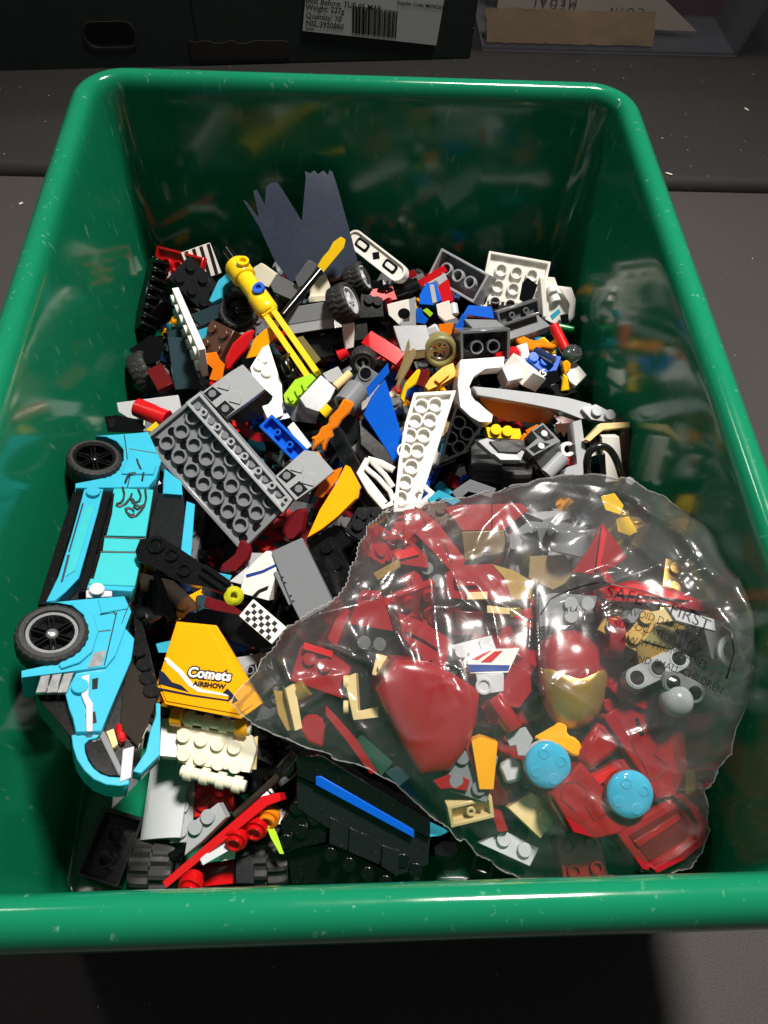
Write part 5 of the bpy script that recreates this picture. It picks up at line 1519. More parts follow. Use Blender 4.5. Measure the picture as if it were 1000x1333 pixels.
add_on(t, 'ridge', [(784, 684), (790, 694), (782, 740), (776, 742)], 'red', 2, 1.5)
trace('yellow_block', 'upper of two yellow blocks behind the film at top right', 'brick', [(782, 646), (800, 642), (812, 658), (808, 670), (788, 664)], 'yellow', 6, 68)
trace('yellow_block', 'lower of two yellow blocks behind the film at top right', 'brick', [(802, 676), (818, 672), (830, 692), (820, 698), (804, 692)], 'yellow', 6, 68)
t = trace('red_arm', 'long red wedge arm at the upper left of the bag', 'wedge', [(526, 664), (546, 661), (570, 680), (607, 729), (594, 751), (562, 716), (540, 694), (526, 712)], 'crimson', 5, 70, (0, -0.3, 0.95))
trace('red_forearm', 'red brick below the long red wedge arm', 'brick', [(504, 718), (540, 708), (556, 724), (558, 740), (512, 733)], 'crimson', 7, 66, (-0.1, -0.3, 0.95))
trace('dark_joint_block', 'black jointed core behind the red wedge arm', 'brick', [(546, 708), (597, 744), (580, 812), (536, 776)], 'charcoal', 8, 60)
t = trace('gold_strip', 'gold tile beside the red wedge arm', 'tile', [(486, 746), (520, 727), (522, 738), (492, 756)], 'gold', 5, 64)
t = trace('red_hip', 'red block with gold trim at the centre of the bag', 'brick', [(580, 746), (600, 736), (640, 734), (666, 766), (664, 781), (616, 782), (582, 778)], 'crimson', 8, 74, (0, -0.35, 0.93))
add_on(t, 'gold_corner', [(640, 734), (668, 742), (694, 757), (692, 780), (667, 781), (656, 752)], 'gold', 8, 0.2)
add_on(t, 'gold_bar', [(608, 771), (635, 770), (635, 780), (608, 781)], 'tan', 3, 1.8)
trace('maroon_hip', 'dark maroon block under the gold trimmed red block', 'brick', [(580, 782), (692, 784), (690, 818), (640, 830), (584, 826)], 'maroon', 9, 64, (0, -0.7, 0.7))
trace('gold_lip', 'gold lip below the gold trimmed red block', 'plate', [(634, 788), (664, 792), (664, 800), (634, 798)], 'tan', 3, 72)
trace('red_left_block', 'red square block left in the bag', 'brick', [(392, 840), (431, 850), (456, 868), (446, 910), (377, 886)], 'crimson', 9, 58, (-0.1, -0.3, 0.95))
trace('red_cap', 'red tile on top of the red square block', 'tile', [(396, 836), (434, 848), (432, 856), (394, 845)], 'red', 3, 62)
trace('red_stick', 'red upright bar at the left of the bag', 'bar', [(446, 784), (456, 796), (438, 842), (426, 832)], 'crimson', 5, 64, (0.2, -0.3, 0.93))
trace('red_slope', 'red sloped brick left of the black jointed core', 'slope brick', [(471, 768), (495, 769), (512, 822), (453, 812)], 'crimson', 8, 66, (-0.1, -0.35, 0.93))
trace('dark_core', 'black block under the red sloped brick in the bag', 'brick', [(456, 815), (518, 822), (522, 862), (460, 858)], 'black', 8, 58, (0, -0.5, 0.86))
t = trace('red_chest', 'dark red plate above the large red dome', 'plate', [(518, 797), (554, 811), (586, 832), (580, 872), (554, 866), (525, 830)], 'crimson', 6, 68, (0, -0.3, 0.95))
dome('red_dome', 'large smooth red domed shell at the lower left of the bag', 'shell', [(514, 858), (557, 861), (592, 878), (624, 898), (620, 940), (604, 978), (586, 1002), (545, 1010), (524, 975), (506, 935), (490, 897)], 'crimson', 62, (0.12, -0.45, 0.88), 4.5, 8, 12, power=0.42, rounds=0)
t = trace('gold_bracket', 'gold L bracket with two studs left of the red dome', 'bracket', [(448, 882), (463, 876), (466, 926), (492, 920), (493, 934), (460, 938)], 'tan', 5, 60, (-0.2, -0.3, 0.93))
for u, v in ((452, 888), (452, 921)):
    x, y = flat(FR[t.name], u, v)
    link('stud', stud_mesh('tan'), t, (x, y, -2), (0, -80, 0))
trace('black_panel', 'black panel inside the gold L bracket', 'panel', [(464, 880), (490, 880), (492, 920), (467, 925)], 'black', 4, 56)
trace('gold_slat', 'long gold slat near the left tip of the bag', 'slat', [(372, 897), (384, 890), (394, 948), (384, 952)], 'tan', 4, 56, (0.3, -0.3, 0.9))
rod('gold_roller', 'shiny gold roller beside the gold slat', 'roller', (384, 904, 54), (400, 894, 56), 3.4, 'gold')
trace('gold_plate', 'dull gold plate at the left tip of the bag', 'plate', [(356, 898), (372, 900), (384, 950), (374, 952), (362, 930)], 'gold', 3, 52)
trace('red_cluster', 'red jumbled clip piece below the gold slat', 'clip', [(388, 948), (398, 930), (412, 930), (424, 938), (420, 974), (400, 966)], 'crimson', 6, 52, bevel=0.8)
trace('red_long_strip', 'long red strip slanting below the gold L bracket', 'strip', [(424, 918), (438, 932), (464, 962), (492, 1006), (482, 1008), (453, 967), (424, 931)], 'crimson', 4, 54)
trace('green_plate', 'dark green plate right of the long red strip', 'plate', [(460, 966), (471, 956), (512, 992), (497, 1010)], 'dark_green', 4, 52)
trace('teal_plate', 'dull teal plate below the red dome', 'plate', [(500, 1004), (520, 996), (536, 1010), (520, 1024)], 'slate_teal', 4, 50)
t = trace('pale_stud_plate', 'pale grey studded plate left of the red gold shell', 'plate', [(588, 840), (640, 827), (652, 862), (610, 882)], 'pale_grey', 4, 62, (0, -0.3, 0.95))
studs_at(t, [(600, 848), (616, 845), (612, 866), (632, 838)], 'pale_grey')
t = trace('striped_brick', 'brick with red, white and blue stripes left of the red gold shell', 'brick', [(608, 861), (632, 847), (677, 844), (662, 876), (612, 877)], 'white', 7, 67, (0, -0.4, 0.9))
add_on(t, 'red_stripe', [(614, 858), (632, 848), (640, 847), (622, 859)], 'ink_red', 0.3, 0.2, bevel=0)
add_on(t, 'red_stripe', [(644, 848), (655, 847), (640, 862), (626, 862)], 'ink_red', 0.3, 0.2, bevel=0)
add_on(t, 'blue_stripe', [(610, 865), (664, 866), (662, 873), (612, 875)], 'ink_blue', 0.3, 0.2, bevel=0)
t = trace('grey_pin_block', 'light grey block with round hole below the striped brick', 'brick', [(620, 878), (656, 877), (656, 900), (624, 905)], 'pale_grey', 8, 66, (-0.1, -0.4, 0.9))
x, y = flat(FR[t.name], 630, 893)
G().lathe([(3.0, 0), (3.0, 1.0), (1.9, 1.0), (1.9, 0.2)], 16).obj('pin_hole', 'pale_grey', t, (x, y, 0))
trace('red_flank', 'red block between the striped brick and the red gold shell', 'brick', [(650, 880), (690, 850), (692, 900), (676, 922), (648, 918)], 'crimson', 8, 62)
# plain rounded shell (no face)
hs = dome('red_gold_shell', 'rounded red shell with a plain gold front plate in the bag', 'shell', [(702, 850), (712, 832), (735, 820), (762, 822), (784, 838), (793, 862), (791, 900), (776, 935), (745, 952), (715, 937), (703, 896)], 'crimson', 66, (-0.05, -0.45, 0.88), 9, 7, 6)
dome('gold_front', None, None, [(701, 862), (725, 860), (745, 859), (768, 858), (791, 858), (789, 902), (775, 938), (744, 953), (716, 939), (702, 898)], 'gold', 0, M=FR[hs.name], hgt=9.6, rings=7, base=2, parent=hs, power=0.8)
# blue lenses
for (u, v, z, lab) in ((712, 995, 56, 'translucent blue round dish beside the yellow bracket'), (818, 1033, 58, 'translucent blue round dish on the red torso plates')):
    t = tag(empty('blue_dish'), lab, 'dish', 'translucent blue dishes in the bag')
    G().lathe([(7.6, 0), (7.9, 0.8), (7.7, 1.8), (7.0, 2.5), (4.5, 2.9), (0.3, 3.0)], 32).obj('dish', 'clear_blue', t, bevel=0, sharp=60)
    G().lathe([(7.7, -2.6), (7.7, 0.1), (6.4, 0.1), (6.4, -2.6)], 28, cap=False).obj('collar', 'pale_grey' if u < 750 else 'crimson', t)
    G().cyl(-1.2, -0.6, 7.2, 24).obj('backing', 'ice_blue', t, bevel=0)  # pale disc added beneath the dish to make it look brighter
    for a in range(4):
        link('inner_stud', cached(('instud',), lambda: G().lathe([(2.3, 0), (2.3, 0.9), (1.9, 1.2), (1.3, 1.2), (1.3, 0.5)], 16).mesh('inner_stud', 'clear_blue', bevel=0)), t, (4.3 * math.cos(a * 1.571 + 0.4), 4.3 * math.sin(a * 1.571 + 0.4), 1.75))
    put(t, (u - 30, v, z + (4 if u > 750 else 5)), (u + 30, v, z + (4 if u > 750 else 5)), up=(-0.05, -0.45, 0.88))
# red torso plates
ts = trace('red_torso', 'broad red engraved plates joined side by side at lower right of the bag', 'plate', [(786, 932), (816, 916), (838, 916), (892, 956), (897, 1000), (880, 1037), (856, 1041)], 'crimson', 12, 62, (0.14, -0.28, 0.95), bevel=0.5)
add_on(ts, 'lower_plate', [(720, 1036), (757, 992), (826, 1070), (808, 1085), (776, 1093), (746, 1085)], 'crimson', 12, -0.5, bevel=0.5)
add_on(ts, 'middle_plate', [(768, 1008), (816, 986), (856, 1042), (818, 1064)], 'crimson', 5, -3)
add_on(ts, 'rounded_bar', [(752, 984), (786, 936), (814, 972), (768, 1008)], 'crimson', 6, -1.5, bevel=2.0)
add_on(ts, 'red_tile', [(770, 1012), (800, 998), (806, 1008), (780, 1022)], 'red', 2, -1.0)
Mt = FR[ts.name]
H_ = lambda pts: [(560 + x / 2.5, 880 + y / 2.5) for x, y in pts]
for s_ in ([(655, 215), (672, 186), (716, 186), (742, 225), (730, 258)], [(560, 150), (650, 285), (735, 398)], [(730, 258), (776, 296), (740, 330), (700, 345)], [(690, 280), (720, 345)], [(655, 215), (670, 250), (690, 280)]):
    stroke(ts, Mt, H_(s_), 0.16, 'ink', 0.1, 'engraved_line')
for s_ in ([(425, 375), (440, 350), (480, 345), (510, 372), (512, 400)], [(425, 375), (428, 402), (470, 440)], [(505, 425), (535, 472), (580, 445), (600, 430)]):
    stroke(ts, Mt, H_(s_), 0.16, 'ink', -0.4, 'engraved_line')
x, y = flat(Mt, 832, 946)
G().box(-0.7, -3, 0, 0.7, 3, 0.4).obj('slot', 'charcoal', ts, (x, y, 0), (0, 0, 15), bevel=0.1)
studs_at(ts, [(808, 905), (792, 918)], 'crimson', -3)
# red cover
rc = trace('red_cover', 'red hollow cover with raised rim at the bottom right of the bag', 'cover', [(804, 1085), (888, 1033), (908, 1050), (921, 1070), (918, 1098), (890, 1120), (856, 1137), (836, 1133)], 'crimson', 10, 53, (0.12, -0.28, 0.95), bevel=0.5)
add_on(rc, 'rim', [(888, 1033), (908, 1050), (921, 1070), (918, 1098), (890, 1120), (856, 1137), (850, 1131), (884, 1114), (908, 1094), (910, 1072), (898, 1052), (880, 1038)], 'crimson', 3, 2.5)
add_on(rc, 'inner_ridge', [(826, 1096), (884, 1060), (888, 1066), (832, 1104)], 'crimson', 2, 1.0)
put(brick('red_square_brick', 'red two by two brick with hollow studs at the bag bottom', 2, 2, 'crimson', 8, hollow=True), (722, 1120, 34), (784, 1110, 34), up=(0, -0.15, 1), length=16)
t = brick('tan_plate', 'tan plate with two pins showing at the bottom left of the bag', 2, 1, 'tan', 5, st=False, un=True, cat='plate')
put(t, (582, 1060, 44), (640, 1046, 44), up=(0.05, -0.55, 0.8), flip=True)
trace('red_slope_end', 'red slope end beside the tan plate with two pins', 'slope brick', [(634, 1036), (644, 1034), (662, 1082), (648, 1084)], 'crimson', 7, 42)
t = trace('tan_jumper', 'tan sloped plate with one stud at the bottom of the bag', 'plate', [(662, 1052), (692, 1032), (732, 1056), (704, 1092)], 'tan', 5, 46, (0.1, -0.3, 0.95))
studs_at(t, [(710, 1062)], 'tan')
t = trace('pale_floor_plate', 'pale grey plate with two studs under the bag bottom corner', 'plate', [(624, 1098), (658, 1082), (702, 1104), (690, 1128)], 'pale_grey', 5, 36, (0, -0.2, 0.98))
studs_at(t, [(655, 1092), (682, 1106)], 'pale_grey')
trace('amber_slope', 'amber upright sloped brick right of the red dome', 'slope brick', [(614, 965), (626, 960), (648, 966), (643, 1028), (624, 1028)], 'amber', 7, 58, (-0.1, -0.4, 0.9))
trace('red_small_clip', 'small red clip left of the amber sloped brick', 'clip', [(604, 968), (612, 957), (618, 964), (626, 1000), (618, 1006)], 'crimson', 4, 56)
trace('red_scallop', 'red scalloped plate below the red dome', 'plate', [(563, 1016), (584, 1008), (592, 1012), (600, 1010), (612, 1016), (608, 1030), (586, 1026), (574, 1028)], 'crimson', 4, 52)
t = trace('yellow_bracket', 'amber hooked bracket above the left blue dish', 'bracket', [(694, 960), (722, 944), (728, 938), (738, 942), (738, 956), (748, 960), (757, 968), (756, 986), (744, 984), (728, 972), (704, 968)], 'amber', 5, 62, bevel=0.8)
t = trace('grey_hinge', 'grey hinge fork left of the left blue dish', 'hinge', [(657, 958), (664, 952), (684, 946), (694, 962), (684, 984), (674, 984), (672, 970), (664, 972)], 'light_grey', 6, 62)
trace('pale_knuckles', 'pale grey knuckle pieces under the grey hinge fork', 'joint', [(648, 996), (664, 984), (682, 990), (680, 1016), (658, 1022)], 'pale_grey', 6, 54, bevel=1.2)
rod('red_link', 'red bar linking striped brick and grey hinge fork', 'bar', (642, 908, 66), (670, 950, 64), 3.4, 'crimson', n=6)
t = tag(empty('grey_ball_joint'), 'grey ball joint near the right side of the bag', 'ball joint')
bpn = [(5.6 * math.sin(math.pi * i / 10) + 0.01, -5.6 * math.cos(math.pi * i / 10)) for i in range(11)]
G().lathe(bpn, 20).obj('ball', 'light_grey', t, bevel=0, sharp=60)
G().cyl(-10, -3, 3, 16).obj('neck', 'dark_grey', t, rot=(40, 0, 20))
put(t, (864, 912, 76), (896, 912, 76))
t = liftarm('grey_axle_link', 'light grey axle connector above the grey ball joint', 3, 'light_grey')
put(t, (826, 884, 76), (878, 860, 78))
trace('red_right_block', 'red block left of the grey ball joint', 'brick', [(792, 894), (824, 882), (856, 914), (840, 924), (808, 910)], 'crimson', 7, 70, (0.1, -0.3, 0.95))
t = trace('red_long_panel', 'long red pointed panel at the right of the bag', 'panel', [(780, 766), (824, 755), (876, 765), (936, 792), (933, 800), (856, 786), (788, 782)], 'crimson', 5, 90, (0.1, -0.3, 0.94))
rod('red_round', 'dark red round brick under the long red pointed panel', 'round brick', (786, 828, 78), (806, 830, 78), 7.5, 'crimson', n=24)
t = trace('olive_slope', 'dull gold sloped brick at the right of the bag', 'slope brick', [(828, 832), (856, 804), (896, 816), (888, 860), (832, 864)], 'gold', 8, 82, (0.1, -0.35, 0.93))
trace('tan_tip', 'light gold plate under the long red pointed panel', 'plate', [(836, 800), (874, 790), (882, 808), (850, 812)], 'tan', 4, 86)
t = trace('grey_gear_box', 'grey box with round knobs above the red gold shell', 'brick', [(702, 778), (724, 772), (777, 776), (776, 812), (702, 816)], 'mid_grey', 8, 76, (0, -0.4, 0.92))
studs_at(t, [(742, 786), (764, 786), (742, 802), (764, 802)], 'light_grey')
t = trace('dark_engine', 'dark grey block with a round ring at the far right of the bag', 'brick', [(912, 800), (976, 822), (973, 868), (926, 858)], 'dark_grey', 9, 92, (-0.1, -0.35, 0.93))
x, y = flat(FR[t.name], 954, 848)
G().lathe([(5.6, 0), (5.6, 2.4), (3.8, 2.4), (3.8, 0.3)], 20).obj('ring', 'pale_grey', t, (x, y, 0))
add_on(t, 'pale_strip', [(868, 790), (930, 806), (932, 822), (880, 808)], 'pale_grey', 3, 0.5)
trace('dark_strut', 'dark grey strut left of the dark ringed block', 'strut', [(880, 818), (914, 826), (916, 848), (886, 846)], 'charcoal', 6, 86)
trace('brown_gear_plate', 'dull brown grey plate below the grey round socket', 'plate', [(690, 724), (736, 722), (752, 752), (720, 768), (688, 752)], 'dark_tan', 6, 68)
trace('red_plate', 'dark red plate beside the grey gear box', 'plate', [(778, 780), (812, 784), (818, 812), (780, 812)], 'crimson', 6, 80)
trace('red_under_torso', 'red block under the red engraved plates', 'brick', [(700, 1000), (744, 990), (730, 1030), (706, 1034)], 'maroon', 8, 50)
trace('gold_chip', 'gold chip at the right edge of the red engraved plates', 'chip', [(892, 1000), (906, 1004), (906, 1030), (892, 1036)], 'gold', 5, 56)

def detail(prefix, fn):
    for o in list(COL.objects):
        if o.parent is None and o.name.startswith(prefix) and o.name in FR:
            fn(o)
detail('red_left_block', lambda o: (studs_at(o, [(404, 858), (424, 866)], 'crimson'), add_on(o, 'front_lip', [(380, 878), (446, 902), (445, 909), (379, 886)], 'crimson', 2, 1.2)))
detail('red_slope', lambda o: add_on(o, 'groove', [(470, 776), (492, 777), (494, 781), (470, 780)], 'maroon', 0.4, 0.2) if abs(o.location.x / MM - at(483, 793, 66).x) < 15 else None)
detail('red_chest', lambda o: (add_on(o, 'ridge', [(530, 812), (556, 822), (576, 838), (572, 846), (550, 832), (528, 822)], 'crimson', 2, 1.4), studs_at(o, [(556, 852)], 'crimson')))
detail('red_forearm', lambda o: add_on(o, 'cap', [(512, 720), (538, 712), (546, 722), (518, 729)], 'red', 1.6, 1.2))
detail('red_arm', lambda o: (add_on(o, 'seam', [(545, 664), (547, 664), (560, 690), (558, 690)], 'maroon', 0.3, 0.2, bevel=0), add_on(o, 'seam', [(575, 700), (578, 702), (590, 732), (587, 731)], 'maroon', 0.3, 0.2, bevel=0)))
detail('dark_joint_block', lambda o: (studs_at(o, [(556, 740), (570, 756), (560, 778)], 'mid_grey'), add_on(o, 'rib', [(548, 766), (576, 774), (575, 780), (547, 772)], 'mid_grey', 2, 1.4)))
detail('dark_core', lambda o: studs_at(o, [(474, 836), (494, 838)], 'dark_grey'))
detail('maroon_hip', lambda o: (add_on(o, 'step', [(592, 796), (632, 798), (632, 812), (594, 812)], 'maroon', 3, 2), add_on(o, 'gold_pin', [(664, 792), (678, 792), (678, 804), (664, 804)], 'gold', 3, 2)))
detail('red_hip', lambda o: (add_on(o, 'step', [(592, 750), (620, 748), (624, 762), (594, 764)], 'crimson', 3, 1.8), studs_at(o, [(640, 772)], 'crimson')))
detail('red_shoulder', lambda o: add_on(o, 'front_edge', [(604, 690), (656, 689), (655, 695), (606, 696)], 'maroon', 3, -1))
detail('grey_shoulder_block', lambda o: add_on(o, 'recess', [(694, 686), (712, 687), (711, 708), (694, 707)], 'dark_grey', 0.5, 0.3))
detail('red_long_panel', lambda o: (add_on(o, 'raised_strip', [(800, 765), (826, 760), (874, 770), (900, 782), (860, 778), (806, 774)], 'red', 2, 1.2), studs_at(o, [(792, 774)], 'crimson')))
detail('olive_slope', lambda o: add_on(o, 'facet', [(838, 834), (858, 812), (886, 820), (880, 846)], 'olive', 1.5, 1.0))
detail('red_cover', lambda o: add_on(o, 'inner_panel', [(818, 1088), (882, 1050), (900, 1074), (894, 1092), (846, 1122)], 'maroon', 0.6, 0.3))
t = put(brick('gold_plate', 'gold plate with studs beside the grey gear box', 2, 2, 'gold', 3.2, cat='plate'), (800, 800, 82), (836, 820, 82), up=(0, -0.35, 0.93))
t = put(brick('red_plate', 'red studded plate between the red gold shell and the red engraved plates', 2, 3, 'crimson', 4, cat='plate'), (798, 922, 60), (830, 886, 60), up=(0.1, -0.3, 0.95))
t = put(liftarm('grey_link', 'small grey link arm below the dark ringed block', 2, 'mid_grey'), (868, 884, 78), (900, 900, 76))
t = put(brick('tan_plate', 'tan plate with studs under the gold L bracket', 2, 1, 'tan', 3.2, cat='plate'), (500, 868, 56), (530, 876, 56))
t = put(brick('grey_round_plate', 'grey studded plate under the red dome edge', 2, 2, 'mid_grey', 4, cat='plate'), (596, 1000, 50), (628, 1010, 50), up=(0, -0.3, 0.95))
# ================================================================== LOOSE BRICKS DEEP IN THE HEAP (too many and too buried to count)
def heap():
    rng = random.Random(21)
    roots = [(o.matrix_basis.translation / MM) for o in COL.objects if o.parent is None and 'label' in o and o.name.split('.')[0] not in ('storage_tub', 'cardboard_carton', 'plastic_tote', 'paper_sheet', 'folder', 'envelope', 'crumb', 'table_top', 'table_top_behind', 'toy_car', 'fabric_cape')]
    roots += [at(*q) for q in ((215, 580, 50), (250, 620, 48), (290, 660, 48), (320, 700, 48), (270, 560, 50), (330, 620, 50), (370, 660, 50), (300, 520, 52), (400, 615, 52), (560, 530, 56), (540, 580, 56), (525, 640, 54), (220, 680, 52), (230, 760, 46), (190, 800, 46), (190, 900, 40), (430, 1040, 34), (500, 1090, 30))]
    roots = [p for p in roots if abs(p.x) < 118 and -5 < p.y < 325]
    pal = ['black'] * 30 + ['charcoal'] * 18 + ['dark_grey'] * 12 + ['light_grey'] * 5 + ['maroon'] * 7 + ['red'] * 4 + ['white'] * 1 + ['slate_teal'] * 5 + ['navy'] * 3 + ['tan'] * 1 + ['blue'] * 3 + ['amber'] * 3 + ['brown'] * 4 + ['azure'] * 2
    names = sorted(set(pal))
    vs, fs, mi = [], [], []
    def emit(V, F, M, m):
        k = len(vs)
        vs.extend(tuple((M @ Vector(p)) * MM) for p in V)
        fs.extend(tuple(i + k for i in f) for f in F)
        mi.extend([m] * len(F))
    n = 0
    for _ in range(9000):
        if n > 1500:
            break
        x, y = rng.uniform(-104, 104), rng.uniform(16, 310)
        if (x < -42 and y < 72) or (x > 25 and y < 60) or (y < 20 and x > -20) or x < -92 and y < 175:
            continue
        ds = sorted(((p.x - x) ** 2 + (p.y - y) ** 2, p.z) for p in roots)[:5]
        near = [z for d, z in ds if d < 26 ** 2]
        cap = (min(near) - 15) if near else 20
        dark = x > -60 and y < 150 and x > -60 + (y - 60) * 0.4
        if dark:
            cap = min(cap, 34)
        if y < 70:
            cap = min(cap, 26)
        if cap < 8:
            continue
        nx, ny = rng.choice(((1, 2), (2, 2), (1, 3), (1, 4), (2, 3), (1, 1), (2, 4)))
        h = rng.choice((3.2, 3.2, 9.6, 9.6, 6.4))
        lim = max(nx * 4, ny * 4)
        x = max(-108 + lim, min(108 - lim, x))
        y = max(12 + lim, min(317 - lim, y))
        Rm = Matrix.Rotation(rng.uniform(0, 6.28), 4, 'Z') @ Matrix.Rotation(rng.gauss(0, 0.6), 4, 'X') @ Matrix.Rotation(rng.gauss(0, 0.45), 4, 'Y')
        ext = abs(Rm[2][0]) * nx * 4 + abs(Rm[2][1]) * ny * 4 + abs(Rm[2][2]) * (h / 2 + 1.7)
        z = cap + 9 - ext - (rng.uniform(0, 14) if rng.random() < 0.75 else rng.uniform(0, 40))
        if z - ext < 3:
            if rng.random() < 0.5 or 4 + ext * 2 > cap + 9:
                continue
            z = 4 + ext
        M = Matrix.Translation((x, y, z)) @ Rm
        m = names.index(rng.choice(pal[:60] if dark else pal))
        g = G().prism(rect(nx * 8 - 0.2, ny * 8 - 0.2), -h / 2, h / 2)
        if rng.random() < 0.7:
            for (sx, sy) in grid(nx, ny):
                q = G().lathe([(2.4, h / 2), (2.4, h / 2 + 1.7)], 10)
                q.v = [(a + sx, b + sy, c) for a, b, c in q.v]
                g.add(q.v, q.f)
        emit(g.v, g.f, M, m)
        n += 1
    me = bpy.data.meshes.new('loose_bricks')
    me.from_pydata(vs, [], fs)
    for nm in names:
        me.materials.append(MATS[nm])
    me.polygons.foreach_set('material_index', mi)
    me.update()
    o = link('loose_bricks', me)
    tag(o, 'dark jumble of small toy bricks deep in the gaps of the heap', 'bricks', kind='stuff')
heap()

# ================================================================== CLEAR PLASTIC BAG
def film_mat():
    m, nt, b = new_mat('film')
    N, L = nt.nodes, nt.links
    nt.nodes.remove(b)
    tc = N.new('ShaderNodeTexCoord')
    n1 = N.new('ShaderNodeTexNoise'); n1.inputs['Scale'].default_value = 70; n1.inputs['Detail'].default_value = 3; n1.inputs['Distortion'].default_value = 1.5
    L.new(tc.outputs['Object'], n1.inputs['Vector'])
    bp = N.new('ShaderNodeBump'); bp.inputs['Strength'].default_value = 0.12; bp.inputs['Distance'].default_value = 0.002
    L.new(n1.outputs['Fac'], bp.inputs['Height'])
    lw = N.new('ShaderNodeLayerWeight'); lw.inputs['Blend'].default_value = 0.5
    L.new(bp.outputs['Normal'], lw.inputs['Normal'])
    pw = N.new('ShaderNodeMath'); pw.operation = 'POWER'; pw.inputs[1].default_value = 4.0
    L.new(lw.outputs['Facing'], pw.inputs[0])
    ma = N.new('ShaderNodeMath'); ma.operation = 'MULTIPLY_ADD'; ma.inputs[1].default_value = 0.75; ma.inputs[2].default_value = 0.10
    L.new(pw.outputs[0], ma.inputs[0])
    tr = N.new('ShaderNodeBsdfTransparent'); tr.inputs[0].default_value = (0.985, 0.99, 0.99, 1)
    df = N.new('ShaderNodeBsdfDiffuse'); df.inputs[0].default_value = (0.85, 0.87, 0.88, 1)
    L.new(bp.outputs['Normal'], df.inputs['Normal'])
    hz = N.new('ShaderNodeMixShader'); hz.inputs[0].default_value = 0.035
    L.new(tr.outputs[0], hz.inputs[1]); L.new(df.outputs[0], hz.inputs[2])
    gl = N.new('ShaderNodeBsdfGlossy'); gl.inputs['Roughness'].default_value = 0.10
    L.new(bp.outputs['Normal'], gl.inputs['Normal'])
    g2 = N.new('ShaderNodeBsdfGlossy'); g2.inputs['Roughness'].default_value = 0.30
    L.new(bp.outputs['Normal'], g2.inputs['Normal'])
    gm = N.new('ShaderNodeMixShader'); gm.inputs[0].default_value = 0.45
    L.new(gl.outputs[0], gm.inputs[1]); L.new(g2.outputs[0], gm.inputs[2])
    mx = N.new('ShaderNodeMixShader')
    L.new(ma.outputs[0], mx.inputs[0]); L.new(hz.outputs[0], mx.inputs[1]); L.new(gm.outputs[0], mx.inputs[2])
    L.new(mx.outputs[0], nt.nodes['Material Output'].inputs['Surface'])
film_mat()

edge_px = [(298, 916, 68), (340, 862, 71), (380, 812, 74), (440, 776, 76), (462, 730, 73), (478, 690, 71), (508, 662, 72), (580, 650, 76), (640, 640, 79), (690, 628, 80), (740, 618, 82), (810, 622, 84), (870, 650, 89), (925, 690, 96), (962, 740, 103), (983, 790, 110), (987, 850, 106), (976, 900, 98), (948, 985, 84), (920, 1028, 73), (922, 1080, 59), (906, 1120, 51), (870, 1140, 47), (800, 1143, 41), (690, 1145, 37), (640, 1122, 39), (600, 1092, 43), (560, 1062, 49), (500, 1012, 57), (430, 984, 59), (370, 960, 61), (330, 942, 63)]
top_px = [(560, 700, 81), (640, 672, 84), (640, 760, 86), (520, 800, 78), (420, 860, 71), (560, 930, 79), (745, 880, 87), (800, 800, 96), (860, 780, 102), (930, 830, 106), (712, 995, 69), (818, 1033, 71), (880, 970, 78), (750, 1112, 47), (864, 1085, 62), (630, 1050, 57), (800, 700, 94), (880, 880, 92), (480, 950, 66), (700, 720, 86), (740, 790, 90)]
ctrl = np.array([tuple(at(*p)) for p in edge_px + top_px])
def tps_fit(c, lam=30.0):
    n = len(c)
    d = np.hypot(c[:, None, 0] - c[None, :, 0], c[:, None, 1] - c[None, :, 1])
    K = np.where(d > 0, d ** 2 * np.log(np.maximum(d, 1e-9)), 0) + lam * np.eye(n)
    P = np.c_[np.ones(n), c[:, :2]]
    A = np.block([[K, P], [P.T, np.zeros((3, 3))]])
    return np.linalg.solve(A, np.r_[c[:, 2], 0, 0, 0])
TW = tps_fit(ctrl)
def film_base(X, Y):
    d = np.hypot(X[:, None] - ctrl[None, :, 0], Y[:, None] - ctrl[None, :, 1])
    K = np.where(d > 0, d ** 2 * np.log(np.maximum(d, 1e-9)), 0)
    return K @ TW[:len(ctrl)] + TW[-3] + TW[-2] * X + TW[-1] * Y
